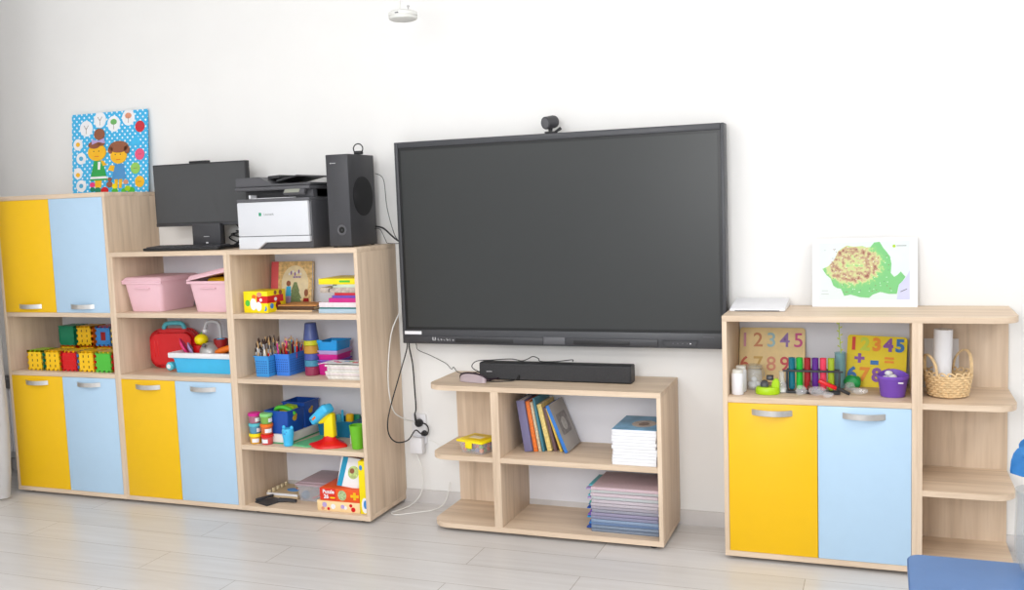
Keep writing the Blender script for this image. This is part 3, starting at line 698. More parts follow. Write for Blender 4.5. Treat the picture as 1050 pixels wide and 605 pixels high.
pencil_basket((-.712, -.315, S2 + .001), .078, .115, .098, mat('azure_plastic', (60, 150, 220), .38), 'azure blue basket of paintbrushes nearest the bookcase side', 6)
pencil_basket((-.630, -.27, S2 + .001), .080, .155, .102, ROYAL, 'royal blue basket of pencils beside the cup tower', 6)
BRH = [mat('wood_handle', (214, 176, 124), .5), mat('dark_handle', (70, 50, 40), .45), RED, ORANGE, mat('white_handle', (232, 226, 214), .45), TOYB, GREEN]
for k in range(42):
    x = -.712 + .012 + random.random() * .054; y = -.315 + .014 + random.random() * .088; h = .13 + random.random() * .058
    tx = x + (random.random() - .58) * .05; ty = y + (random.random() - .5) * .03; hm = BRH[(0, 0, 1, 2, 4, 0, 1)[k % 7]]; br = mat('dark_bristle', (64, 44, 36), .8)
    tx = max(-.765, tx)
    a = Vector((x, y, S2 + .006)); e = Vector((tx, ty, S2 + h)); d = (e - a)
    b = MB(); b.cyl(a, a + d * .72, .0022, .0036, hm, 8).cyl(a + d * .72, a + d * .86, .0036, .004, SILVER, 8).cyl(a + d * .86, e, .0048, .0014, br if k % 3 else BRH[0], 8)
    tag(b.build('paintbrush'), 'paintbrush standing bristles up in the azure blue basket', 'paintbrush', 'paintbrushes in the azure basket')
PCL = [RED, HOTP, PURP, NAVY, ORANGE, DRED, mat('plum_pencil', (130, 40, 110), .45), SKY, mat('olive_pencil', (120, 110, 50), .45), MAG, BROWN]
for k in range(64):
    x = -.630 + .010 + random.random() * .060; y = -.27 + .014 + random.random() * .128; h = .125 + random.random() * .056
    tx = x + (random.random() - .5) * .035; ty = y + (random.random() - .5) * .03; pm = PCL[k % len(PCL)]
    a = Vector((x, y, S2 + .006)); e = Vector((tx, ty, S2 + h)); d = (e - a)
    b = MB(); b.cyl(a, a + d * .9, .0036, .0036, pm, 6).cyl(a + d * .9, a + d * .975, .0036, .0012, BRH[0], 6).cyl(a + d * .975, e, .0012, .0003, pm, 6)
    tag(b.build('pencil'), 'coloured pencil standing in the royal blue basket', 'pencil', 'pencils in the royal blue basket')
z = S2 + .001
def T_(name, c): return mat(name, c, .35, alpha=1)
cups = [('maroon', (150, 50, 84), .042), ('teal', (70, 140, 170), .030), ('indigo', (72, 84, 160), .030), ('amber', (190, 140, 50), .038), ('olive yellow', (190, 190, 30), .024)]
for nm, c, h in cups:
    m = T_('cup_' + nm.split()[0], c)
    tag(MB().lathe([(.034, 0), (.036, .002), (.035, h - .001), (.033, h), (0, h)], m, 28).build('stacking_cup', None, (-.458, -.215, z)), nm + ' cup in the tower of upturned plastic cups', 'cup', 'tower of upturned cups'); z += h + .0005
tag(MB().lathe([(.034, 0), (.036, .002), (.027, .076), (.025, .08), (0, .08)], T_('cup_navy', (70, 84, 138)), 28).lathe([(.0365, 0), (.0365, .006), (.035, .006)], T_('cup_navy', (70, 84, 138)), 28).build('stacking_cup', None, (-.458, -.215, z)), 'navy upturned plastic cup topping the cup tower', 'cup', 'tower of upturned cups')
z = S2 + .001
for k, (nm, m, h) in enumerate((('magenta', MAG, .058), ('violet', mat('violet_tray', (120, 80, 190), .4), .014), ('magenta', MAG, .026), ('lavender', LAV, .018), ('azure', mat('azure_tray', (30, 150, 220), .4), .042))):
    b = MB(); w = .054; top = (k == 4)
    b.bin((-w + .004, w - .004, -.062, .062), (-w, w, -.066, .066), 0, h - .001, m, .003, .008)
    if top: b.prism([(-w, .036), (-.020, .036), (-.027, .05), (-w, .05)], -.0665, -.0635, m).prism([(.022, .036), (w, .036), (w, .05), (.027, .05)], -.0665, -.0635, m)
    tag(b.build('stacked_tray', None, (-.372, -.155, z)), ('%s tray at level %s of the tray stack behind the booklets' % (nm, ('one', 'two', 'three', 'four', 'five')[k])), 'tray', 'stacked plastic trays'); z += h
z = S2 + .0005
MAGZ = [mat('newsprint_%d' % k, c, .7, noise=.12, scale=60) for k, c in enumerate(((226, 222, 214), (238, 236, 232), (214, 206, 200), (232, 220, 222)))]
for k in range(9):
    th = .0072; x0 = -.325 + random.uniform(-.008, .008)
    flatbook('booklet', 'thin white booklet in the slumped pile beside the trays', x0, -.126 - random.uniform(0, .004), -.318 + random.uniform(0, .008), -.235 + random.uniform(-.01, .006), z, th, MAGZ[k % 4], rz=0, group='slumped booklets on the second shelf', cat='booklet'); z += th + .0003
t = thing('open_booklet', 'printed leaflet with red marks lying on top of the booklet pile', 'leaflet', (-.235, -.277, z + .001), (0, 0, math.radians(0)))
b = MB(); b.prism([(-.13, -.0), (-.1, .006), (.02, .007), (.105, .004), (.105, .0055), (.02, .0085), (-.1, .0075), (-.13, .0015)], -.04, .05, PAPER, 'y'); b.build('sheet', t)
b = MB()
for (x, y, m) in ((-.03, -.02, RED), (.02, .01, GREEN), (.05, -.01, RED), (-.06, .01, MAG), (-.01, .02, TOYB), (.07, .02, ORANGE)): b.box(x - .012, x + .012, y - .006, y + .006, .0075, .0092, m)
b.build('print', t)
tag(MB().prism([(-.06, 0), (.055, .0), (.055, .05), (.02, .04)], -.0015, .0015, mat('olive_paper', (178, 168, 104), .7)).build('folded_paper', None, (-.18, -.2, z - .01)), 'olive folded paper behind the booklet pile', 'paper')
tag(MB().box(-.06, .06, -.03, .03, 0, .085, mat('lilac_box', (214, 178, 214), .5), .004).build('lilac_box', None, (-.215, -.06, S2 + .001)), 'lilac box at the back behind the booklets', 'box')

# ------------------------------------------------------------------ bookcase, third shelf
def tub(loc, lidm, bodym, label, lab):
    t = thing('dough_tub', label, 'tub', loc, (0, 0, 0), 'stacked modelling dough tubs')
    MB().lathe([(0, 0), (.024, 0), (.0255, .002), (.0268, .036), (0, .036)], bodym, 24).build('pot', t)
    MB().lathe([(.027, .034), (.0305, .035), (.0305, .046), (.028, .0485), (0, .0485)], lidm, 24).build('lid', t)
    if lab:
        b = MB(); n = 6
        for k in range(n):
            a0, a1 = math.radians(-100 + k * 12 + lab), math.radians(-100 + (k + 1) * 12 + lab)
            q = [(math.cos(a) * .0272, math.sin(a) * .0272) for a in (a0, a1)]; q += [(math.cos(a) * .0245, math.sin(a) * .0245) for a in (a1, a0)]
            b.prism(q, .008, .026, WHITE, 'z')
        b.build('label', t)
zt = S3 + .001
for k, (lm, bm_, nm, lab) in enumerate(((BRY, mat('dough_yellow', (224, 170, 50), .4), 'yellow lidded dough tub, bottom of the column by the bookcase side', 5), (TURQ, mat('dough_blue', (90, 150, 180), .4), 'blue lidded dough tub, middle of the column by the bookcase side', 60), (MAG, mat('dough_mauve', (170, 110, 130), .4), 'pink lidded dough tub, top of the column by the bookcase side', 50))):
    tub((-.722, -.325, zt + k * .0492), lm, bm_, nm, lab)
for k, (lm, bm_, nm, lab) in enumerate(((RED2, mat('dough_red', (216, 84, 84), .4), 'red lidded dough tub, bottom of the column beside the navy bin', -25), (ORANGE, mat('dough_rust', (214, 110, 60), .4), 'orange lidded dough tub, middle of the column beside the navy bin', 25), (mat('mint_lid', (140, 214, 130), .4), mat('dough_green', (130, 180, 84), .4), 'mint lidded dough tub, top of the column beside the navy bin', 65))):
    tub((-.657, -.325, zt + k * .0492), lm, bm_, nm, lab)
wb = thing('flat_white_box', 'white flat box with green base lying under the navy bins', 'box', (-.682, -.31, S3 + .0005), (0, 0, math.radians(-2)))
MB().box(0, .135, 0, .275, .006, .045, mat('off_white_card', (232, 228, 222), .6), .002).build('box_body', wb)
MB().box(-.001, .136, -.001, .276, 0, .006, mat('green_edge', (80, 170, 120), .5), .001).build('base_edge', wb)
def paw(b, x, z, r, m, ax):
    if ax == 'x': b.box(.1236, .125, x - r, x + r, z - r * .8, z + r * .8, m, .0004)
def navy_bin(loc, label, w, d, h):
    t = thing('toy_bin', label, 'bin', loc, (0, 0, math.radians(-2)), 'navy blue toy bins')
    MB().bin((.004, w - .004, .004, d - .004), (0, w, 0, d), 0, h, NAVY, .0035, .006).build('body', t)
    b = MB(); b.prism(ell(d * .42, h * .62, .016, .013, 14), w - .0015, w + .0008, mat('ochre_print', (200, 160, 40), .5), 'x').prism(ell(d * .42 + .012, h * .74, .008, .007, 10), w - .0015, w + .001, mat('ochre_print', (200, 160, 40), .5), 'x'); b.build('paw_print', t)
    return t
zb_ = S3 + .0465
navy_bin((-.678, -.305, zb_), 'navy blue open toy bin at the front with green things inside', .128, .135, .108)
navy_bin((-.673, -.168, zb_), 'navy blue toy bin standing behind the front navy bin', .128, .125, .122)
b = MB(); b.tube([(-.655, -.25, zb_ + .085), (-.64, -.26, zb_ + .11), (-.60, -.265, zb_ + .118), (-.565, -.26, zb_ + .105), (-.55, -.25, zb_ + .085)], .011, GREEN, 12, 5)
tag(b.build('green_ring_toy'), 'green curved toy arching out of the front navy bin', 'toy')
tag(MB().box(-.04, .04, -.03, .03, 0, .1, BRY, .008).prism([(-.03, .1), (.035, .1), (.03, .112), (-.02, .116)], -.02, .02, LIME).build('yellow_craft_box', None, (-.6, -.215, zb_ + .006)), 'yellow toy sticking up in the front navy bin', 'toy')
ow = thing('animal_cup', 'sky blue animal-shaped cup with ears in front of the navy bin', 'cup', (-.535, -.335, S3 + .001))
MB().lathe([(0, 0), (.02, 0), (.0225, .003), (.023, .03), (.027, .05), (.028, .07), (.025, .082), (0, .083)], SKY, 24).build('body', ow)
for s_ in (-1, 1): MB().ball((s_ * .021, 0, .086), .009, SKY, (1, .6, 1), 14).build('ear', ow)
MB().ball((-.009, -.024, .07), .003, NAVY, seg=10).ball((.009, -.024, .07), .003, NAVY, seg=10).box(-.004, .004, -.03, -.025, .058, .064, TOYB, .001).build('face', ow)
tag(MB().prism(rrect(-.055, .055, -.11, .11, .012), 0, .006, mat('mint_foam', (110, 196, 140), .6), 'z', .001).build('foam_mat', None, (-.452, -.235, S3 + .001), (0, 0, math.radians(-10))), 'mint green foam mat lying flat beside the white box', 'mat')
tb = thing('toy_bin', 'teal open bin of mixed toys at the back of the third shelf', 'bin', (-.50, -.145, S3 + .001))
MB().bin((.008, .187, .008, .112), (0, .195, 0, .12), 0, .078, TEAL, .0035, .008).build('body', tb)
for nm, lb, cat, mb, lc in (('toy_brick', 'orange toy piece at the left of the teal bin', 'toy', MB().box(-.016, .016, -.012, .012, 0, .07, ORANGE, .006), (-.475, -.10)), ('toy_brick', 'red toy piece behind the orange one in the teal bin', 'toy', MB().box(-.014, .014, -.01, .01, 0, .09, RED, .005), (-.455, -.065)),
        ('toy_cylinder', 'amber toy peg standing in the teal bin', 'toy', MB().cyl((0, 0, 0), (.004, 0, .098), .02, .019, TOYY, 18, .004), (-.355, -.08)), ('toy_stick', 'pale blue stick standing in the teal bin', 'toy', MB().cyl((0, 0, 0), (0, 0, .118), .006, .006, SKY, 12, .002), (-.385, -.09)),
        ('toy_brick', 'mint green toy piece in the middle of the teal bin', 'toy', MB().box(-.014, .014, -.01, .01, 0, .092, TURQ, .005), (-.415, -.07)), ('toy_brick', 'deep green toy piece at right of the teal bin', 'toy', MB().box(-.03, .016, -.01, .01, 0, .092, DGREEN, .005), (-.325, -.055))):
    tag(mb.build(nm, None, (lc[0], lc[1], S3 + .006)), lb, cat)
sp = thing('toy_figure', 'toy with red puddle base, yellow trunk and sky blue head', 'toy', (-.335, -.29, S3 + .001))
b = MB(); t_ = bmesh.new(); n = 48; rings = []
for j, (f, zz) in enumerate(((1, 0), (1.0, .006), (.93, .013), (.62, .021), (.4, .032), (.3, .046), (.28, .05))):
    rings.append([t_.verts.new(((.088 * f * (1 + (.10 * math.cos(3 * a + 1) + .07 * math.cos(7 * a)) * (1 if f > .5 else .2))) * math.cos(a) - .012 * f, (.068 * f * (1 + .10 * math.cos(4 * a) * (1 if f > .5 else .2))) * math.sin(a), zz)) for a in (2 * PI * k / n for k in range(n))])
for a_, c_ in zip(rings, rings[1:]):
    for k in range(n): t_.faces.new((a_[k], a_[(k + 1) % n], c_[(k + 1) % n], c_[k]))
t_.faces.new(rings[0][::-1]); t_.faces.new(rings[-1]); b.merge(t_, RED2); b.build('puddle_base', sp, ang=60)
b = MB(); b.taper((-.027, .027, -.02, .02), (-.022, .024, -.018, .018), .042, .155, BRY, .008); b.tube([(.0, -.005, .148), (-.03, -.01, .122), (-.05, -.012, .112)], [.018, .016, .01], BRY, 12, 3); b.build('trunk', sp)
hd = MB().box(-.062, .060, -.032, .032, -.022, .022, SKY, .013, seg=3).build('head', sp, (-.032, -.014, .150), (0, math.radians(-38), math.radians(-12)))
MB().box(-.04, -.012, -.0325, -.028, -.006, .006, ORANGE, .002).ball((-.046, -.03, .004), .004, BLACK, seg=10).build('beak', hd)
MB().box(-.02, .04, -.012, .018, .019, .03, TEAL, .005).build('hat', hd)
tag(MB().lathe([(0, 0), (.024, 0), (.026, .002), (.033, .085), (.036, .109), (.034, .109), (.024, .004), (0, .004)], mat('leaf_green_cup', (110, 190, 40), .35), 28).build('green_cup', None, (-.182, -.31, S3 + .001)), 'leaf green plastic cup at the right end of the third shelf', 'cup')
tag(MB().box(-.05, .045, -.035, .035, 0, .045, mat('white_carton', (230, 230, 228), .6), .003).build('small_white_box', None, (-.21, -.21, S3 + .001)), 'small white box behind the leaf green cup', 'box')

# ------------------------------------------------------------------ bookcase, bottom shelf
z0 = S0 + .0008
dp = thing('dustpan', 'dark grey flat dustpan lying at the front of the bottom shelf', 'dustpan', (-.69, -.29, z0), (0, 0, math.radians(-25)))
MB().prism([(-.045, -.055), (.055, -.05), (.045, .05), (-.03, .045)], 0, .007, DGREY, 'z', .002).box(-.045, -.038, -.05, .045, .006, .02, DGREY, .002).build('pan', dp)
MB().tube([(.04, .03, .009), (.08, .05, .012), (.13, .065, .014)], [.012, .009, .008], DGREY, 10, 4).build('handle', dp)
tt = thing('wooden_tray', 'pale wooden slatted tray lying at the back left of the bottom shelf', 'tray', (-.752, -.225, z0))
MB().box(0, .175, 0, .19, 0, .012, mat('pale_birch', (206, 184, 148), .6), .002).build('tray_board', tt)
b = MB()
for k in range(5): b.box(.0, .008, .01 + k * .036, .03 + k * .036, .012, .03, CREAM, .001)
b.box(.0, .175, 0, .008, .012, .022, PAPER, .001); b.build('tray_edge', tt)
tag(MB().prism(ell(0, 0, .035, .02, 20), 0, .004, TOYB, 'z').prism(ell(.022, .012, .015, .01, 16), .004, .006, PPK, 'z').build('blue_cutout', None, (-.66, -.13, z0 + .0125)), 'small blue and pink cutout on the wooden tray', 'cutout')
CLR = mat('frosted_clear_plastic', (225, 225, 232), .25, alpha=.28, noise=.01)
cb = thing('plastic_tub', 'clear plastic tub with mauve lid on the bottom shelf', 'tub', (-.567, -.245, z0))
MB().bin((.008, .162, .008, .222), (0, .17, 0, .23), 0, .076, CLR, .0025, .01).build('body', cb)
MB().box(-.006, .176, -.006, .236, .077, .087, mat('mauve_lid', (178, 156, 164), .4), .004).box(.012, .158, .012, .218, .086, .093, mat('mauve_lid', (178, 156, 164), .4), .003).build('lid', cb)
tag(MB().ball((0, 0, .021), .021, TEAL, (1, 1, 1), 18).build('teal_ball', None, (-.535, -.215, z0 + .003)), 'teal ball seen through the clear plastic tub', 'ball')
for k, (m, nm) in enumerate(((RED, 'red'), (GREEN, 'green'), (ORANGE, 'orange'), (TEAL, 'teal'), (BROWN, 'brown'), (TOYB, 'blue'))):
    tag(MB().cyl((0, 0, 0), (.07, .02, .03), .004, .004, m, 8, .001).build('felt_pen', None, (-.5, -.215 + k * .024, z0 + .008)), nm + ' felt pen seen inside the clear tub', 'pen', 'pens inside the clear tub')
def game_box(name, label, x0, x1, y0, y1, zz0, zz1, m, rot=(0, 0, 0), lm=None):
    t = thing(name, label, 'box', (x0, y0, zz0), rot)
    w, d, h = x1 - x0, y1 - y0, zz1 - zz0
    MB().box(.001, w - .001, .001, d - .001, 0, h * .5, lm or m, .001).build('tray', t)
    MB().box(0, w, 0, d, h * .08, h, m, .0015).build('lid', t); return t
pz1 = game_box('puzzle_box', 'cream puzzle box with red cherries print, under the orange puzzle box', -.392, -.168, -.345, -.175, z0, z0 + .048, mat('cream_box', (246, 214, 160), .55))
b = MB()
for (x, zz, rx, m) in ((.04, .03, .012, LAV), (.03, .012, .008, PPK), (.06, .012, .007, RED), (.085, .024, .012, PAPER), (.135, .026, .010, LAV), (.15, .022, .008, PAPER), (.178, .034, .008, RED), (.19, .016, .011, RED)): b.prism(ell(x, zz, rx, rx, 14), -.0012 - rx * .02, 0, m)
b.build('printed_picture', pz1)
pz2 = game_box('puzzle_box', 'orange red puzzle box lettered Puzzle 26 on the bottom shelf', -.375, -.168, -.345, -.18, z0 + .0488, z0 + .109, mat('orange_red_box', (236, 88, 30), .5))
MB().box(.001, .085, -.0008, .0, .006, .059, mat('red_panel', (220, 50, 30), .5)).build('red_panel', pz2)
text('title_text', 'Puzzle', .024, WHITE, pz2, (.047, -.0010, .043), bold=.0008, ext=.0005)
text('count_text', '26', .026, WHITE, pz2, (.034, -.0010, .020), bold=.001, ext=.0005)
b = MB(); b.box(.055, .08, -.0014, -.0006, .013, .019, BRY); b.prism(ell(.118, .03, .022, .024, 20), -.001, 0, mat('meadow_print', (170, 190, 140), .6, noise=.4, scale=120))
for (dx, dz) in ((0, 0), (.014, 0), (-.014, 0), (0, .011), (0, -.011)): b.box(.183 + dx - .0065, .183 + dx + .0065, -.0014, 0, .03 + dz - .006, .03 + dz + .006, TOYY)
b.build('printed_picture', pz2)
ye = game_box('upright_box', 'yellow box standing upright against the bookcase side panel', -.1665, -.1225, -.345, -.12, z0, z0 + .245, BRY)
b = MB(); b.prism(ell(.026, .04, .016, .036, 16), -.0012, 0, PAPER).prism(ell(.03, .045, .010, .02, 14), -.002, -.001, TOYB).prism(ell(.013, .215, .008, .012, 12), -.0012, 0, TOYB); b.build('printed_picture', ye)
wt = thing('upright_box', 'white and teal box leaning upright on the orange puzzle box', 'box', (-.298, -.318, z0 + .117), (math.radians(-14), math.radians(6), math.radians(0)))
MB().box(0, .112, 0, .03, 0, .135, PAPER, .001).build('carton', wt)
b = MB(); b.prism([(0, 0), (.026, 0), (.036, .134), (.010, .134)], -.0008, .0, mat('teal_band', (24, 150, 190), .5))
b.prism(ell(.074, .07, .028, .03, 20), -.0009, 0, mat('sage_picture', (186, 204, 130), .6, noise=.3, scale=90)).prism(ell(.066, .076, .012, .012, 12), -.0016, -.0008, BROWN); b.build('printed_picture', wt)
rd = thing('upright_box', 'red box standing behind the white and teal box', 'box', (-.326, -.262, z0 + .114), (math.radians(-12), math.radians(9), 0))
MB().box(0, .12, 0, .03, 0, .13, mat('brick_red_box', (190, 40, 44), .5), .001).build('carton', rd)

# ------------------------------------------------------------------ low shelf unit contents
sd = thing('soundbar', 'long black soundbar on the low shelf unit under the screen', 'soundbar', (.387, -.165, .649))
L = .685
MB().prism(rrect(-.035, .035, 0, .076, .008, 4), 0.0, L, mat('soundbar_black', (44, 44, 46), .5), 'x', .002).build('body', sd)
MB().box(.006, L - .006, -.0365, -.034, .006, .07, mat('speaker_mesh', (56, 56, 58), .8, noise=.25, scale=400)).build('grille', sd)
MB().box(.034, .06, -.0375, -.036, .036, .039, g).build('logo', sd)
cable('soundbar_cable', [(.385, -.16, .655), (.37, -.2, .653), (.40, -.235, .652), (.47, -.25, .652), (.53, -.235, .6525), (.56, -.215, .655), (.575, -.21, .675), (.575, -.205, .655)], .0025, CABLE, 'black cable curled on the shelf in front of soundbar')
cable('soundbar_wire', [(.38, -.12, .66), (.34, -.14, .68), (.33, -.15, .70), (.355, -.15, .722), (.42, -.15, .728), (.52, -.15, .735), (.57, -.155, .729), (.60, -.16, .738), (.625, -.16, .75), (.65, -.158, .742), (.66, -.155, .729), (.73, -.15, .729), (.8, -.15, .738), (.80, -.14, .729)], .002, CABLE, 'thin black wire looping over the top of the soundbar')
gl = thing('safety_glasses', 'pink tinted safety glasses lying on the low shelf unit', 'glasses', (.385, -.27, .6495), (0, 0, math.radians(-12)))
GLS = mat('pink_tinted_lens', (232, 214, 224), .2, alpha=.7, noise=0)
b = MB(); t_ = bmesh.new(); rr = []
for j in range(2):
    rr.append([t_.verts.new((.07 * math.sin(a), -.022 * math.cos(a) + .0 + j * .006, .002 + j * (.006 + .034 * max(0, math.cos(a)) ** .7))) for a in (math.radians(-80 + 160 * k / 20) for k in range(21))])
for k in range(20): t_.faces.new((rr[0][k], rr[0][k + 1], rr[1][k + 1], rr[1][k]))
bmesh.ops.solidify(t_, geom=list(t_.faces), thickness=.0015); b.merge(t_, GLS); b.build('lens', gl, ang=60)
FRM = mat('plum_frame', (44, 30, 42), .4)
MB().tube([(.07 * math.sin(a), -.022 * math.cos(a) + .006, .009 + .034 * max(0, math.cos(a)) ** .7) for a in (math.radians(-84 + 168 * k / 20) for k in range(21))], .0042, FRM, 8).build('brow_frame', gl)
for s_ in (-1, 1): MB().tube([(s_ * .07, .004, .012), (s_ * .076, .02, .012), (s_ * .078, .07, .010), (s_ * .070, .10, .005)], .0042, FRM, 8, 4).build('temple', gl)

lb_ = thing('yellow_lid_box', 'clear box of coloured beads with yellow lid on the rounded shelf', 'box', (.394, -.275, .343), (0, 0, math.radians(-17)))
CL2 = mat('clear_tub_wall', (236, 226, 222), .2, alpha=.25, noise=0)
MB().bin((-.06, .06, -.042, .062), (-.064, .064, -.048, .066), 0, .048, CL2, .0025, .01).build('tub', lb_)
MB().box(-.073, .073, -.056, .074, .049, .06, BRY, .004).box(-.056, .056, -.04, .056, .059, .062, mat('ochre_yellow', (226, 192, 0), .4), .002).box(-.018, .018, -.062, -.055, .026, .058, BRY, .003).build('lid', lb_)
MB().box(-.032, .03, -.012, .02, .0615, .0635, mat('paper_label', (236, 222, 190), .6)).build('label', lb_)
bc_ = [RED, GREEN, TEAL, NAVY, ORANGE, HOTP, DGREEN, PURP]
k = 0
for ix in range(5):
    for iy in range(4):
        for iz in range(2):
            r = .0105
            tag(MB().ball((0, 0, 0), r, bc_[(k * 5 + ix) % 8], (1, 1, .9), 12).build('bead', None, (.394 + (-.045 + ix * .0225) * .9563 + (-.026 + iy * .0225) * .2924, -.275 - (-.045 + ix * .0225) * .2924 + (-.026 + iy * .0225) * .9563, .343 + .014 + iz * .0195)), 'coloured bead inside the yellow lidded clear box', 'bead', 'beads in the yellow lidded box'); k += 1

def book(name, label, x, y, w, d, h, m, tilt, front=None, group='books leaning in the low shelf unit'):
    t = thing(name, label, 'book', (x, y, .3432), (0, math.radians(tilt), math.radians(0)), group)
    MB().box(.0015, w - .0015, .002, d - .003, .003, h - .003, PAPER).build('pages', t)
    b = MB().box(0, .0018, 0, d, 0, h, m, .0003).box(w - .0018, w, 0, d, 0, h, front or m, .0003).box(0, w, -.0005, .002, 0, h, m, .0004); b.build('cover', t)
    return t
SPN = mat('orange_spine', (232, 120, 50), .5, noise=.25, scale=120)
rowx = .600; prev = None
for lbl, w_, d_, h_, m_, tl, fr_, yy in (
    ('wide purple grey book at the left end of the leaning row', .036, .17, .225, mat('purple_grey_cover', (118, 114, 150), .55), 8, None, -.235),
    ('orange spined book second in the leaning row', .017, .17, .222, SPN, 8.5, None, -.225),
    ('pale patterned book between the orange and teal spines', .012, .17, .218, mat('pale_pattern', (206, 190, 160), .6, noise=.3, scale=140), 9, None, -.22),
    ('teal spined tall book in the leaning row', .009, .19, .236, mat('teal_book', (70, 130, 150), .5), 9.5, None, -.215),
    ('cream yellow book in the middle of the leaning row', .020, .17, .208, mat('cream_yellow_cover', (232, 206, 130), .55, noise=.2, scale=120), 12, None, -.205),
    ('plum spined book right of the cream yellow one', .013, .17, .195, mat('plum_cover', (110, 84, 90), .55, noise=.2, scale=120), 14, None, -.20),
    ('thin yellow book left of the blue spined book', .010, .17, .198, mat('straw_cover', (226, 190, 84), .55, noise=.15, scale=120), 18, None, -.205),
    ('blue spined book with grey cover leaning at the row end', .015, .19, .218, mat('blue_spine', (56, 124, 206), .5), 22, mat('grey_cover', (176, 172, 168), .6), -.225)):
    if prev:
        px_, pw, ph, pt = prev; c_, s_ = math.cos(pt), math.sin(pt); tn = math.tan(math.radians(tl))
        rowx = max(px_ + pw * c_ - q * s_ + tn * (q * c_ + pw * s_) for q in (0, min(ph, h_))) + .0012
    lb2 = book('leaning_book', lbl, rowx, yy, w_, d_, h_, m_, -tl, fr_); prev = (rowx, w_, h_, math.radians(tl))
b = MB(); b.prism(rrect(.03, .15, .07, .165, .01), .016, .0166, mat('grey_photo_print', (140, 136, 134), .6, noise=.25, scale=60), 'x').prism(ell(.09, .115, .03, .03, 20), .0163, .017, mat('pale_grey_print2', (190, 188, 184), .6, noise=.2, scale=60), 'x'); b.build('cover_picture', lb2)
nb = thing('navy_book', 'dark teal book lying across the tops of the leaning books', 'book', (.60, -.135, .578), (0, math.radians(0), math.radians(38)))
MB().box(-.0, .1, 0, .07, 0.002, .020, PAPER).build('pages', nb); MB().box(0, .1, -.002, .07, 0, .0025, mat('dark_teal_book', (36, 92, 120), .5)).box(0, .1, -.002, .07, .0195, .022, mat('dark_teal_book', (36, 92, 120), .5)).box(0, .1, -.004, .0, 0, .022, mat('dark_teal_book', (36, 92, 120), .5)).build('cover', nb)

z = .3425; n = 11; th = .0135
for k in range(n):
    top = k == n - 1
    lbl = 'blue photo covered booklet on top of the white booklet stack' if top else 'white booklet in the stack under the blue photo cover'
    x0 = 1.02 + random.uniform(-.003, .003)
    t = thing('white_booklet', lbl, 'booklet', (x0, -.345 + random.uniform(-.002, .002), z), (0, 0, random.uniform(-.012, .012)), 'white booklets on the low shelf')
    MB().box(.001, .184, .001, .255, .0008, th - .001, PAPER, .002).build('pages', t)
    MB().box(0, .185, 0, .256, th - .0012, th - .0004, mat('blue_photo_cover', (120, 170, 205), .45, noise=.25, scale=14) if top else PAPER).box(0, .185, 0, .256, 0, .0008, PAPER).build('cover', t)
    if top: MB().prism(ell(.11, .115, .05, .06, 24), th - .0006, th, mat('cover_photo', (196, 182, 170), .5, noise=.3, scale=40), 'z').prism(ell(.11, .11, .022, .03, 18), th - .0002, th + .0004, mat('cover_photo_dark', (130, 112, 104), .5, noise=.3, scale=60), 'z').build('cover_picture', t)
    z += th
z = S0 + .0005
FCOL = [(120, 132, 150), (130, 144, 164), (110, 134, 172), (136, 156, 184), (138, 138, 164), (148, 142, 168), (150, 150, 164), (164, 158, 170), (186, 178, 186), (194, 184, 192), (188, 192, 194), (204, 188, 196), (194, 196, 196), (208, 184, 192)]
TABC = [NAVY, TOYB, NAVY, mat('cyan_tab', (40, 150, 210), .45), PURP, mat('violet_tab', (120, 70, 190), .45), NAVY, TEAL, mat('sea_green_tab', (60, 170, 150), .45), LAV, TURQ, mat('mint_tab', (120, 200, 190), .45), LAV, TURQ]
for k, c in enumerate(FCOL):
    th = .0138
    t = thing('document_folder', ('plastic document folder with mesh print in the lower folder stack' if k < 13 else 'pinkish plastic folder on top of the folder stack'), 'folder', (.912 + random.uniform(-.003, .003), -.30 + random.uniform(-.004, .002), z), (0, 0, random.uniform(-.01, .01)), 'plastic folders on the bottom shelf')
    MB().box(0, .286, 0, .24, 0, th * .88, mat('folder_%d' % k, c, .45, noise=.2, scale=260), .0012).build('sleeve', t)
    MB().box(-.03 + .008 * (k % 3), .0, .03 + .01 * (k % 2), .2, th * .25, th * .6, TABC[k], .0008).build('tab', t)
    z += th

# ------------------------------------------------------------------ things on and in the right cabinet
rt = thing('router_box', 'flat white plastic box lying on the cabinet beside the screen', 'box', (1.488, -.24, RT + .0005))
MB().prism([(0, .002), (.005, 0), (.205, 0), (.21, .004), (.21, .030), (.2, .034), (.02, .014), (0, .010)], 0, .212, WHITE, 'x', .002).build('shell', rt)
MB().box(.02, .19, .0, .004, .002, .005, MGREY).build('base_gap', rt)

mpx = thing('map_card', 'white card with green relief map standing on the right cabinet', 'map', (1.79, -.062, RT + .0005), (math.radians(-7), 0, 0))
mw, mh = .392, .272
def cp_(x, y): return ((x - 50) / 805 * mw, (570 - y) / 530 * mh)
MB().box(0, mw, 0, .003, 0, mh, PAPER).build('card', mpx)
MB().prism([cp_(*q) for q in ((105, 515), (797, 515), (797, 62), (105, 75))], -.0006, 0, mat('pale_mint_print', (222, 232, 232), .7, noise=.02)).build('map_ground', mpx)
MB().prism([cp_(*q) for q in ((700, 513), (796, 513), (796, 290), (768, 345), (745, 372), (715, 402))], -.001, -.0004, mat('lilac_sea', (206, 208, 240), .7, noise=.02)).build('sea', mpx)
RM = bpy.data.materials.new('relief_map_print'); RM.use_nodes = True; nt = RM.node_tree; p = nt.nodes['Principled BSDF']; p.inputs['Roughness'].default_value = .7
tc = nt.nodes.new('ShaderNodeTexCoord'); nz = nt.nodes.new('ShaderNodeTexNoise'); nz.inputs['Scale'].default_value = 70; nz.inputs['Detail'].default_value = 6
nt.links.new(tc.outputs['Object'], nz.inputs['Vector'])
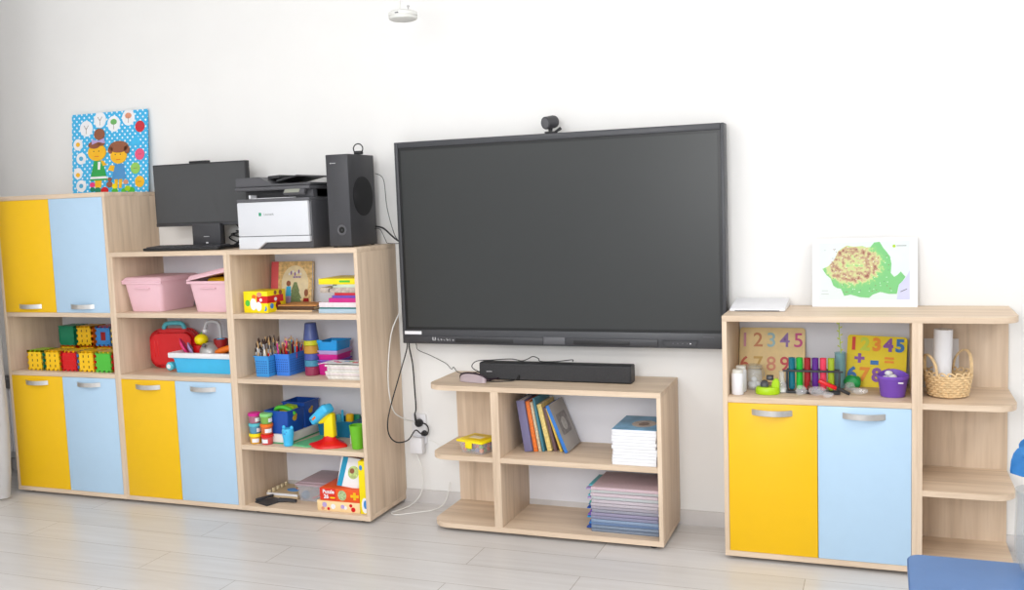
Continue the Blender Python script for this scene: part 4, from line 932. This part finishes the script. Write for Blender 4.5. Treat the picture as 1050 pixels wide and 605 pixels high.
# height field: a ring of hills round a central plateau, low towards the south and east edge
def vdist(cx, cz, kx, kz):
    mp = nt.nodes.new('ShaderNodeMapping'); mp.vector_type = 'POINT'; mp.inputs['Location'].default_value = (-cx * kx, 0, -cz * kz); mp.inputs['Scale'].default_value = (kx, 0, kz)
    nt.links.new(tc.outputs['Object'], mp.inputs['Vector']); n = nt.nodes.new('ShaderNodeVectorMath'); n.operation = 'LENGTH'; nt.links.new(mp.outputs['Vector'], n.inputs[0]); return n.outputs['Value']
dd = vdist(.155, .168, 8, 10.5)
a_ = mth('SUBTRACT', dd, .66); rr_ = mth('ADD', mth('MULTIPLY', mth('MAXIMUM', a_, 0.0), 2.2), mth('MULTIPLY', mth('MAXIMUM', mth('MULTIPLY', a_, -1.0), 0.0), .42))
hh = mth('SUBTRACT', mth('MULTIPLY', nz.outputs['Fac'], 1.15), mth('MULTIPLY', rr_, .8))
rp = nt.nodes.new('ShaderNodeValToRGB'); rp.color_ramp.elements[0].position = .0; rp.color_ramp.elements[0].color = rgb(126, 200, 130); rp.color_ramp.elements[1].position = .74; rp.color_ramp.elements[1].color = rgb(150, 92, 80)
for pos, c in ((.2, (140, 204, 130)), (.32, (196, 216, 146)), (.44, (208, 204, 150)), (.56, (190, 160, 130))): e = rp.color_ramp.elements.new(pos); e.color = rgb(*c)
nt.links.new(hh, rp.inputs['Fac']); nt.links.new(rp.outputs['Color'], p.inputs['Base Color'])
OUT = [(130, 275), (175, 255), (215, 215), (235, 180), (250, 140), (285, 115), (320, 95), (350, 102), (380, 105), (440, 100), (470, 112), (500, 110), (530, 75), (570, 70), (600, 120), (625, 150), (650, 185), (660, 240), (655, 310), (680, 340), (705, 325), (730, 300), (765, 340), (745, 370), (715, 400), (700, 470), (640, 470), (575, 455), (520, 475), (490, 500), (420, 495), (350, 475), (300, 485), (275, 430), (245, 425), (215, 405), (195, 350), (160, 320)]
MB().prism([cp_(*q) for q in OUT], -.0014, -.0004, RM).build('land', mpx)
b = MB(); u, v = cp_(680, 105); b.prism(ell(u, v, .006, .006, 12), -.001, -.0004, LIME); u, v = cp_(735, 103); b.box(u - .018, u + .018, -.001, -.0004, v - .001, v + .001, MGREY)
u, v = cp_(752, 445); b.prism([(u - .012, v - .006), (u + .012, v + .005), (u + .012, v + .008), (u - .012, v - .003)], -.0015, -.0006, MGREY)
for (x, y, w) in ((150, 130, 8), (150, 445, 30), (150, 470, 36)): u, v = cp_(x, y); b.box(u - w * .0004, u + w * .0004, -.001, -.0004, v - .0012, v + .0012, mat('grey_print', (190, 198, 198), .7))
b.build('legend_print', mpx)
b = MB(); u, v = cp_(360, 440)
for k in range(90):
    x = 200 + random.random() * 460; y = 110 + random.random() * 360; u, v = cp_(x, y); b.prism(ell(u, v, .0016, .0016, 6), -.0019, -.0012, (PAPER, MGREY, PAPER, DRED)[k % 4])
b.build('town_dots', mpx)

# number boards
def num_board(name, label, loc, rot, w, h, m, rows, th=.006, ext=.002, recess=False):
    t = thing(name, label, 'number board', loc, rot)
    MB().prism(rrect(0, w, 0, h, .012, 5), 0, th, m, 'y', .001).build('board', t)
    for (ch, x, zc, sz, dm, bold) in rows: text('digit', ch, sz, dm, t, (x, -.0008, zc), ext=ext, bold=bold)
    return t
DG = lambda n, c: mat('digit_' + n, c, .5)
TAN = mat('tan_wood_board', (243, 216, 158), .55, noise=.06, scale=30)
num_board('number_puzzle', 'tan wooden number board with pale digits leaning at the back left', (1.4975, -.075, S2 + .003), (math.radians(-14), 0, 0), .262, .226, TAN,
    [(c, .022 + k * .0535, .172, .082, DG(n, cc), .0006) for k, (c, n, cc) in enumerate((('1', 'pink', (214, 150, 170)), ('2', 'clay', (206, 136, 92)), ('3', 'sky', (160, 196, 206)), ('4', 'violet', (150, 118, 180)), ('5', 'rose', (206, 80, 140))))] +
    [(c, .022 + k * .0535, .074, .082, DG(n, cc), .0006) for k, (c, n, cc) in enumerate((('6', 'coral', (214, 110, 80)), ('7', 'gold', (210, 170, 90)), ('8', 'peach', (226, 150, 120)), ('9', 'crimson', (206, 70, 80)), ('0', 'teal', (110, 170, 170))))])
num_board('number_puzzle', 'bright yellow number board with coloured digits behind the purple bucket', (1.916, -.095, S2 + .003), (math.radians(-14), math.radians(2.5), 0), .222, .205, mat('number_board_yellow', (240, 214, 0), .5),
    [(c, .024 + k * .043, .168, .068, DG(n, cc), .003) for k, (c, n, cc) in enumerate((('1', 'redd', (220, 60, 40)), ('2', 'limey', (206, 220, 60)), ('3', 'orangey', (244, 150, 20)), ('4', 'purply', (140, 80, 170)), ('5', 'bluey', (50, 120, 190))))] +
    [('+', .048, .110, .066, DG('purply', (140, 80, 170)), .003), ('-', .104, .106, .09, DG('bluey', (50, 120, 190)), .004), ('=', .158, .108, .066, DG('orangey', (244, 150, 20)), .0016)] +
    [(c, .022 + k * .046, .048, .072, DG(n, cc), .003) for k, (c, n, cc) in enumerate((('6', 'bluey', (50, 120, 190)), ('7', 'orangey', (244, 150, 20)), ('8', 'purply', (140, 80, 170)), ('9', 'redd', (220, 60, 40))))])

def bottle(loc, label, h, r):
    t = thing('white_bottle', label, 'bottle', loc, (0, 0, 0), 'white plastic bottles')
    MB().lathe([(0, 0), (r - .002, 0), (r, .003), (r, h - .02), (r * .9, h - .014), (r * .7, h - .012)], WHITE, 24).build('body', t)
    MB().lathe([(r * .86, h - .018), (r * .9, h - .016), (r * .88, h - .002), (r * .7, h), (0, h)], mat('bottle_cap', (226, 224, 216), .4), 24).build('cap', t)
bottle((1.527, -.325, S2 + .001), 'white plastic bottle at the front left of the cabinet shelf', .098, .0235)
bottle((1.532, -.268, S2 + .001), 'white plastic bottle standing behind the front white bottle', .103, .022)
GLASS = mat('clear_glass', (235, 240, 240), .05, alpha=.22, spec=.8, noise=0)
jr = thing('glass_jar', 'glass clip-top jar with white pieces inside, beside the white bottles', 'jar', (1.575, -.205, S2 + .001))
MB().lathe([(0, 0), (.030, 0), (.033, .004), (.033, .07), (.027, .08), (.027, .084), (.025, .084), (.031, .069), (.031, .006), (0, .004)], GLASS, 28).build('glass', jr)
MB().lathe([(.028, .085), (.033, .087), (.033, .095), (.02, .099), (0, .1)], mat('greyish_glass_lid', (200, 196, 176), .15, alpha=.4, noise=0), 28).build('lid', jr)
MB().tube([(.034 * math.cos(a), .034 * math.sin(a), .084) for a in (2 * PI * k / 24 for k in range(24))], .0014, STEEL, 6, closed=True).tube([(.034, 0, .084), (.04, 0, .06), (.037, 0, .05)], .0014, STEEL, 6).build('wire_clip', jr)
for k, (x, y, zz) in enumerate(((0, -.012, .017), (.013, .006, .017), (-.014, .006, .017), (0, .002, .036))):
    tag(MB().ball((0, 0, 0), .0115, PAPER, (1, .9, 1), 12).build('white_pebble', None, (1.575 + x, -.205 + y, S2 + .001 + zz)), 'white pebble inside the glass jar', 'pebble', 'white pebbles in the jar')
ld = thing('tape_dispenser', 'lime green tape dispenser in front of the tan number board', 'tape dispenser', (1.637, -.295, S2 + .001), (0, 0, math.radians(4)))
MB().lathe([(0, 0), (.044, 0), (.047, .006), (.045, .022), (.04, .028), (0, .028)], LIME, 28, M=Matrix.Diagonal((1, .75, 1, 1))).build('base', ld)
MB().prism([(.014, .02), (.044, .02), (.045, .05), (.036, .062), (.024, .06), (.016, .045)], -.012, .012, LIME, 'y', .004).build('arm', ld)
MB().cyl((-.012, -.012, .036), (-.012, .012, .036), .016, .016, DGREY, 18, .002).cyl((-.012, -.014, .036), (-.012, .014, .036), .007, .007, MGREY, 12).build('spool', ld)
MB().box(-.004, .022, -.01, .01, .054, .072, BLACK, .002).box(.002, .016, -.011, -.009, .06, .068, MGREY).build('cutter', ld)
fl = thing('glass_flask', 'small clear glass bottle between dispenser and test tube rack', 'flask', (1.688, -.265, S2 + .001))
MB().lathe([(0, 0), (.019, 0), (.021, .003), (.020, .03), (.011, .055), (.010, .08), (.013, .083), (.0115, .083), (.0085, .08), (.0095, .054), (.018, .03), (.018, .004), (0, .003)], GLASS, 24).build('glass', fl)
MB().lathe([(0, .0042), (.0165, .0042), (.0168, .018), (0, .018)], mat('white_salt', (240, 240, 240), .9, noise=.05), 20).build('powder', fl)

tr = thing('test_tube_rack', 'black test tube rack on the right cabinet shelf', 'rack', (1.70, -.255, S2 + .001))
RK = mat('black_rack', (52, 54, 58), .45)
b = MB(); b.box(.006, .20, -.02, -.012, .084, .092, RK, .001).box(.006, .20, .012, .02, .084, .092, RK, .001).box(-.008, .214, -.021, -.017, .0845, .0915, RK, .001)
for x in (.006, .194): b.box(x - .001, x + .007, -.02, .02, .084, .092, RK, .001)
for k in range(5): b.box(.0375 + k * .0288, .0405 + k * .0288, -.012, .012, .086, .09, RK)
b.build('top_bar', tr)
MB().box(.003, .203, -.021, .021, 0, .009, RK, .001).build('base_bar', tr)
for x in (.003, .196): MB().box(x, x + .007, -.019, .019, .009, .084, RK, .001).build('upright', tr)
for k, (nm, c) in enumerate((('teal', (20, 118, 140)), ('green', (40, 190, 60)), ('dark red', (170, 36, 44)), ('purple', (100, 44, 150)), ('coral pink', (244, 70, 100)), ('lime', (172, 196, 50)))):
    tt_ = thing('test_tube', nm + ' filled test tube in the black rack', 'test tube', (1.70 + .0245 + k * .0291, -.255, S2 + .0108), (0, 0, 0), 'coloured test tubes')
    MB().lathe([(0, 0), (.006, .0015), (.0115, .007), (.0122, .012), (.0122, .124), (.0132, .125), (.0132, .127), (.0112, .127), (.0112, .012), (0, .004)], mat('tube_' + nm.replace(' ', '_'), c, .2, alpha=.82, noise=0), 20).build('tube', tt_)
    MB().lathe([(0, .0045), (.0102, .012), (.0106, .1), (0, .1)], mat('liquid_' + nm.replace(' ', '_'), c, .3, noise=0), 18).build('liquid', tt_)
be = thing('glass_beaker', 'tall pale teal glass cylinder with a sprig behind the rack', 'beaker', (1.898, -.125, S2 + .001))
MB().lathe([(0, 0), (.0195, 0), (.021, .003), (.021, .136), (.023, .14), (.021, .14), (.0195, .136), (.0195, .005), (0, .004)], mat('teal_tint_glass', (150, 205, 215), .08, alpha=.5, noise=0), 28).build('glass', be)
sg = thing('plant_sprig', 'thin yellow green sprig standing in the glass cylinder', 'sprig', (1.898, -.125, S2 + .006))
pts = [(.008, 0, 0), (.006, 0, .06), (.003, .0, .13), (.001, .0, .17), (-.003, .0, .21), (-.004, .0, .26), (-.003, .0, .281)]
MB().tube(pts, .0016, LIME, 8, 4).build('stem', sg)
b = MB()
for k in range(9):
    zz = .145 + k * .015; s_ = (-1) ** k
    b.ball((.001 - .0006 * k + s_ * .006, 0, zz), .006, mat('sprig_leaf', (206, 214, 110), .5), (1, .3, .5), 10, rot=Euler((0, s_ * -.6, 0)))
b.build('leaf', sg)
pb = thing('toy_bucket', 'purple plastic bucket of white pieces before the yellow number board', 'bucket', (2.09, -.265, S2 + .001))
b = MB(); t_ = bmesh.new(); n = 40
prof = [(.0, 0), (.040, 0), (.043, .003), (.053, .066), (.056, .068), (.0575, .07), (.0575, .08), (.054, .08), (.052, .068), (.040, .006), (0, .006)]
rings = []
for j, (r, zz) in enumerate(prof):
    if r == 0: rings.append([t_.verts.new((0, 0, zz))]); continue
    rings.append([t_.verts.new((r * math.cos(a), r * .82 * math.sin(a), zz + (.016 * max(0, math.sin(a)) ** 2 if zz > .05 else 0))) for a in (2 * PI * k / n for k in range(n))])
for a_, c_ in zip(rings, rings[1:]):
    for k in range(n):
        m_ = (k + 1) % n
        if len(a_) == 1: t_.faces.new((a_[0], c_[m_], c_[k]))
        elif len(c_) == 1: t_.faces.new((a_[k], a_[m_], c_[0]))
        else: t_.faces.new((a_[k], a_[m_], c_[m_], c_[k]))
b.merge(t_, PURP); b.build('body', pb, ang=50)
MB().box(.018, .036, -.047, -.042, .056, .061, PAPER, .001).build('sticker', pb)
for k, (x, y, zz) in enumerate(((-.018, -.008, .04), (.012, -.012, .04), (-.002, .012, .04), (.024, .01, .04), (-.026, .012, .042), (-.012, .004, .062), (.012, .006, .06), (-.026, .012, .064), (.0, .018, .07), (-.014, .016, .084))):
    tag(MB().ball((0, 0, 0), .0135, PAPER, (1.1, .9, .8), 12).build('white_ball', None, (2.09 + x, -.265 + y, S2 + .001 + zz)), 'white cotton ball in the purple bucket', 'ball', 'white pieces in the purple bucket')
ht = thing('hand_tool', 'red tool with black handle lying before the test tube rack', 'tool', (1.879, -.302, S2 + .029), (0, math.radians(24), math.radians(2)))
MB().box(-.06, .01, -.012, .012, 0, .014, RED, .003).build('red_head', ht)
MB().tube([(.008, 0, .008), (.03, 0, .008), (.062, 0, .007)], [.006, .007, .006], BLACK, 10).build('handle', ht)
CRY = mat('clear_gem_plastic', (246, 246, 250), .06, alpha=.22, spec=1.0, noise=0)
def gem(loc, sc, label, seed):
    t_ = bmesh.new(); bmesh.ops.create_icosphere(t_, subdivisions=2, radius=1.0); rnd = random.Random(seed)
    for v in t_.verts: v.co *= 1 + rnd.uniform(-.14, .14)
    zm = min(v.co.z for v in t_.verts) * sc[2]
    o = MB(); o.merge(t_, CRY, Matrix.Translation((0, 0, -zm)) @ Matrix.Diagonal((*sc, 1)))
    o = o.build('clear_gem', None, loc, ang=5); tag(o, label, 'gem', 'clear faceted pieces')
gem((1.762, -.312, S2 + .001), (.022, .02, .02), 'clear faceted piece at the foot of the test tube rack', 1)
gem((1.822, -.318, S2 + .001), (.034, .022, .018), 'largest clear crumpled piece in front of the tube rack', 2)
gem((1.862, -.338, S2 + .001), (.02, .014, .012), 'small clear piece beside the largest clear piece', 3)
gem((1.935, -.20, S2 + .001), (.02, .018, .02), 'clear piece in front of the green lump', 4)
gem((1.972, -.262, S2 + .001), (.03, .022, .014), 'clear flattened piece left of the purple bucket', 5)
t_ = bmesh.new(); bmesh.ops.create_icosphere(t_, subdivisions=3, radius=1.0)
for v in t_.verts: v.co *= 1 + .12 * math.sin(5 * v.co.x + 1) * math.cos(4 * v.co.y + v.co.z * 3)
tag(MB().merge(t_, mat('emerald_plastic', (30, 160, 80), .35), Matrix.Translation((0, 0, .0)) @ Matrix.Diagonal((.032, .022, .026, 1))).build('green_toy', None, (1.945, -.15, S2 + .03), ang=60), 'emerald green lump of a toy beside the yellow number board', 'toy')
tag(MB().lathe([(0, 0), (.003, .004), (.011, .028), (.009, .034), (.003, .036), (.003, .05), (0, .052)], mat('dark_wood', (96, 50, 40), .5), 18).build('spinning_top', None, (1.795, -.29, S2 + .001), (math.radians(0), math.radians(0), 0)), 'small dark wooden spinning top in front of the rack', 'toy')

# basket with paper roll
bs = thing('wicker_basket', 'round straw wicker basket with two handles on the end shelf', 'basket', (2.282, -.215, S2 + .001))
b = MB(); N = 72
def br(z): return .064 + .016 * min(1, z / .085)
for k in range(9):
    zz = .008 + k * .0088
    b.tube([((br(zz) + .0028 * math.sin(18 * a + PI * (k % 2))) * math.cos(a), (br(zz) + .0028 * math.sin(18 * a + PI * (k % 2))) * math.sin(a), zz) for a in (2 * PI * j / N for j in range(N))], .0052, WICKER, 6, closed=True)
b.lathe([(0, .001), (.062, .001), (.063, .006), (0, .006)], WICKER, 36); b.lathe([(br(0) - .003, .004), (br(.08) - .003, .08), (br(.08) - .006, .08), (br(0) - .006, .006)], WICKER, 36)
b.build('weave', bs)
b = MB()
for k in range(18):
    a = 2 * PI * (k + .25) / 18; r0, r1 = br(0) + .001, br(.085)
    b.tube([(r0 * math.cos(a), r0 * math.sin(a), .003), (r1 * math.cos(a), r1 * math.sin(a), .085), (r1 * math.cos(a + .17), r1 * math.sin(a + .17), .094), (r1 * math.cos(a + .34), r1 * math.sin(a + .34), .084)], .0032, WICKER, 6, 3)
b.build('stake', bs)
for (ang, hgt) in ((205, .075), (40, .082)):
    c = math.radians(ang); n = 16; b = MB()
    for dr in (0, .005):
        b.tube([((br(.085) - .002 + dr) * math.cos(c + u * .62), (br(.085) - .002 + dr) * math.sin(c + u * .62), .083 + hgt * math.sqrt(max(0, 1 - u * u))) for u in (-1 + 2 * k / n for k in range(n + 1))], .0036, WICKER, 8)
    b.build('handle', bs)
pr2 = thing('paper_roll', 'white paper roll standing in the straw basket', 'paper roll', (2.259, -.215, S2 + .008), (0, math.radians(1.5), 0))
MB().lathe([(.020, 0), (.0325, 0), (.0328, .24), (.0325, .242), (.020, .242), (.020, 0)], PAPER, 32).build('roll', pr2)
MB().lathe([(.0195, .001), (.0195, .241), (.017, .241), (.017, .001)], mat('card_core', (220, 206, 184), .7), 24).build('core', pr2)
tag(MB().box(-.062, .062, 0, .002, 0, .19, PAPER).build('paper_sheet', None, (2.268, -.062, S2 + .001), (math.radians(-10), 0, 0)), 'white paper sheet leaning on the wall panel behind the basket', 'paper')

# ------------------------------------------------------------------ wall socket and cables
ws = thing('wall_socket', 'white double wall socket beside the bookcase', 'socket', (-.02, -.001, .36))
MB().box(-.035, .04, -.012, .0, -.07, .075, WHITE, .004).build('plate', ws)
for zz in (-.035, .038): MB().lathe([(.022, 0), (.021, .004), (.018, .001), (0, .0005)], WHITE, 24, M=Matrix.Translation((.002, -.0115, zz)) @ Matrix.Rotation(PI / 2, 4, 'X')).build('outlet', ws)
ad = thing('power_adapter', 'white plug adapter in the lower wall outlet', 'adapter', (-.02, -.017, .305))
MB().box(-.032, .034, -.035, 0, -.055, .022, WHITE, .005).build('housing', ad)
pl = thing('black_plug', 'black round power plug in the upper wall outlet', 'plug', (-.008, -.0185, .395))
MB().lathe([(.0185, 0), (.0195, .004), (.018, .02), (.010, .032), (0, .033)], BLACK, 20, M=Matrix.Rotation(PI / 2, 4, 'X')).build('plug_body', pl)
MB().tube([(0, -.028, .002), (-.003, -.036, .02), (-.01, -.03, .05)], [.007, .006, .004], BLACK, 10, 3).build('strain_relief', pl)
p3 = thing('black_plug', 'lower black plug with ring grip under the upper plug', 'plug', (.014, -.0135, .345))
MB().lathe([(.013, 0), (.014, .003), (.012, .018), (.007, .03), (0, .031)], BLACK, 18, M=Matrix.Rotation(PI / 2, 4, 'X')).build('plug_body', p3)
MB().tube([(.026 * math.cos(a) + .005, -.024, .022 + .03 * math.sin(a)) for a in (math.radians(-80 + 200 * k / 14) for k in range(15))], .0035, BLACK, 8).build('ring_grip', p3)
cable('screen_power_cable', [(-.024, -.06, .789), (-.024, -.06, .76), (-.016, -.05, .68), (-.014, -.045, .56), (-.012, -.045, .47), (-.018, -.048, .445)], .0035, CABLE, 'black cable from the screen straight down to the wall plug')
cable('looped_cable', [(-.027, -.075, .789), (-.03, -.08, .75), (-.055, -.13, .62), (-.075, -.2, .47), (-.078, -.205, .385), (-.06, -.17, .335), (-.03, -.11, .33), (-.006, -.075, .37), (.012, -.062, .355), (.014, -.045, .345)], .003, CABLE, 'black cable hanging in a wide loop beside the bookcase')
cable('white_cable', [(-.045, -.06, .97), (-.06, -.075, .93), (-.086, -.12, .83), (-.092, -.155, .66), (-.09, -.155, .55), (-.085, -.13, .47), (-.065, -.075, .425), (-.045, -.02, .4), (-.038, -.014, .395)], .0028, WCABLE, 'white cable hanging down the bookcase side to the socket')
cable('white_floor_cable', [(-.02, -.045, .245), (.0, -.05, .2), (.012, -.05, .13), (-.0, -.06, .06), (-.035, -.09, .015), (-.07, -.15, .004), (-.09, -.195, .0035), (-.05, -.215, .0035), (.03, -.16, .0035), (.085, -.11, .0035), (.12, -.075, .02), (.135, -.05, .06), (.145, -.04, .12)], .0024, WCABLE, 'white cable trailing on the floor between bookcase and low unit')
cable('white_wall_cable', [(.03, -.008, .31), (.06, -.006, .30), (.11, -.006, .27), (.15, -.006, .24)], .002, WCABLE, 'thin white cable along the wall behind the low unit')
cable('screen_wire', [(.012, -.06, .789), (.013, -.06, .775), (.02, -.055, .75), (.08, -.05, .725), (.155, -.05, .69), (.185, -.055, .665), (.2, -.06, .675), (.225, -.075, .656), (.27, -.09, .653), (.33, -.09, .66), (.385, -.1, .658)], .0016, CABLE, 'thin black wire from screen bottom edge to the soundbar')

# ------------------------------------------------------------------ curtain, radiator, pendant, foreground table
t_ = bmesh.new(); n = 60; rows = []
for j in range(24):
    v = j / 23; z = .012 + v * 2.9
    rows.append([t_.verts.new((-2.15 + (.03 * math.exp(-((z - .35) / .45) ** 2) + .12 * min(v, .42)) * (1 if z > .1 else .6) - u * .33 + (.02 * math.sin(u * 26 + .4 * v) * (1 - .25 * v) + .01 * math.sin(u * 61)) * .8, -.47 - u * .5 - .02 * math.sin(u * 26) - .03 * v, z)) for u in (k / n for k in range(n + 1))])
for a_, c_ in zip(rows, rows[1:]):
    for k in range(n): t_.faces.new((a_[k], a_[k + 1], c_[k + 1], c_[k]))
bmesh.ops.solidify(t_, geom=list(t_.faces), thickness=.004)
tag(MB().merge(t_, mat('white_curtain_cloth', (240, 238, 238), .85, noise=.02, scale=8)).build('curtain', ang=80), 'white floor-length curtain hanging at the left edge beside the tall cabinet', 'curtain')
ra = thing('radiator', 'white radiator with grey top partly hidden behind the curtain', 'radiator', (-2.56, -.02, .12))
b = MB()
for k in range(4): b.box(-.085 + k * .045, -.045 + k * .045, -.085, -.01, .01, .37, WHITE, .008)
b.build('column', ra)
MB().box(-.09, .09, -.1, -.002, .375, .43, MGREY, .004).build('top_grille', ra)
for x in (-.07, .065): MB().box(x, x + .012, -.07, -.03, -.12, .02, WHITE, .002).build('leg', ra)
pd = thing('round_pendant', 'small white round disc pendant hanging on a thin rod from the ceiling', 'pendant', (.29, -.6, 2.150))
PDM = mat('pendant_white', (226, 226, 222), .5)
MB().lathe([(0, 0), (.045, .001), (.055, .006), (.057, .012), (.053, .016), (.057, .02), (.056, .03), (.048, .036), (0, .038)], PDM, 36).build('disc_body', pd)
MB().cyl((-.012, 0, .037), (-.012, 0, .849), .004, .004, PDM, 10).cyl((-.012, 0, .835), (-.012, 0, .8495), .03, .03, PDM, 20, .003).build('rod', pd)
MB().cyl((.024, 0, .036), (.024, 0, .05), .003, .003, mat('light_grey_plastic', (190, 190, 190), .5), 8).ball((.024, 0, .054), .006, mat('light_grey_plastic', (190, 190, 190), .5), (1, 1, .8), 10).build('hook', pd)
MB().box(-.006, .008, -.0585, -.055, .021, .025, MGREY).build('indicator', pd)

tbx = thing('childrens_table', 'blue topped low table with rounded corners at the front right', 'table', (2.11, -2.25, 0))
TBM = mat('blue_table_laminate', (82, 117, 166), .45, noise=.02, scale=30)
MB().prism(rrect(0, .9, 0, .71, .035, 6), .476, .5, TBM, 'z', .003).build('table_top', tbx)
for x in (.06, .84):
    for y in (.06, .65): MB().cyl((x, y, 0), (x, y, .476), .018, .02, mat('table_leg_grey', (190, 192, 196), .4, metal=.4), 18).build('leg', tbx)
vs = thing('glass_vase', 'smoky glass vase on the far edge of the blue table', 'vase', (2.405, -1.60, .501))
VG = mat('smoky_glass', (176, 182, 184), .1, alpha=.2, noise=0, spec=.6)
MB().lathe([(0, 0), (.03, 0), (.045, .008), (.056, .035), (.058, .09), (.055, .17), (.058, .20), (.055, .20), (.052, .17), (.055, .09), (.053, .036), (.042, .011), (0, .006)], VG, 36).build('glass', vs)
fw = thing('paper_flower', 'blue paper flower with yellow centre standing in the glass vase', 'flower', (2.41, -1.60, .524))
MB().tube([(-.002, .0, 0), (-.001, -.002, .12), (.0, -.008, .262)], .003, GREEN, 8, 4).build('stem', fw)
PBM = mat('blue_petal_paper', (72, 150, 214), .6, noise=.08, scale=30)
for k in range(6):
    a = 2 * PI * k / 6 + .52; b = MB(); t_ = bmesh.new(); R_ = []
    for i in range(7):
        u = i / 6; w = .038 * math.sin(PI * min(1, .12 + u * .86)) ** .8
        R_.append([t_.verts.new(((.012 + (.048 + .05 * max(0, -math.sin(a))) * u), w * s_, .012 * math.sin(u * 3.0) + .012 * abs(s_) * u - .03 * u * u)) for s_ in (-1, -.5, 0, .5, 1)])
    for a_, c_ in zip(R_, R_[1:]):
        for j in range(4): t_.faces.new((a_[j], a_[j + 1], c_[j + 1], c_[j]))
    bmesh.ops.solidify(t_, geom=list(t_.faces), thickness=.0012)
    b.merge(t_, PBM, Matrix.Translation((0, -.012, .268)) @ Matrix.Rotation(math.radians(62), 4, 'X') @ Matrix.Rotation(a, 4, 'Z')); b.build('petal', fw, ang=70)
MB().ball((0, -.026, .274), .032, TOYY, (1, .6, 1), 18).ball((0, -.034, .275), .012, ORANGE, (1, .6, 1), 14).build('flower_centre', fw)

# ------------------------------------------------------------------ light, world, camera
w = bpy.data.worlds.new('World'); SC.world = w; w.use_nodes = True
bg = w.node_tree.nodes['Background']; bg.inputs['Color'].default_value = (.93, .96, 1.0, 1); bg.inputs['Strength'].default_value = 1.3
def area(name, loc, rot, sx, sy, e, col=(1, .99, .97)):
    l = bpy.data.lights.new(name, 'AREA'); l.shape = 'RECTANGLE'; l.size = sx; l.size_y = sy; l.energy = e; l.color = col
    o = bpy.data.objects.new(name, l); COL.objects.link(o); o.location = loc; o.rotation_euler = rot; return o
for x, e in ((-.9, 36), (2.6, 11)):  # unseen lamps; the left one is placed to brighten the left wall
    area('ceiling_and_fill_light', (x, -4.0, 2.93), (math.radians(38), 0, 0), 1.3, .6, e)
area('ceiling_and_fill_light', (3.7, -1.9, 2.9), (0, math.radians(48), 0), .5, 1.3, 26)  # unseen fill lamp, added to brighten the cabinet sides facing right
area('ceiling_and_fill_light', (1.9, -2.6, 2.95), (0, 0, 0), 1.3, .5, 8)
area('flash_light', (1.25, -4.5, 1.8), (math.radians(88), 0, math.radians(13)), .95, .95, 50, (1, 1, 1))

cd = bpy.data.cameras.new('camera'); cam = bpy.data.objects.new('camera', cd); COL.objects.link(cam)
F = Vector((-.35331092, .93071515, -.09455528)); Rv = Vector((.93550587, .35145893, -.03613006)); Uv = Vector((3.94496243e-04, .101222166, .994863768))
M3 = Matrix((Rv, Uv, -F)).transposed()
cam.matrix_world = Matrix.Translation((2.050048, -4.141241, 1.424752)) @ M3.to_4x4()
cd.sensor_width = 36; cd.lens = 36 * 1002.856 / 1050; cd.clip_start = .05
SC.camera = cam
SC.view_settings.view_transform = 'Standard'; SC.view_settings.look = 'None'; SC.view_settings.gamma = 1; SC.view_settings.use_curve_mapping = False
SC.view_settings.exposure = .02
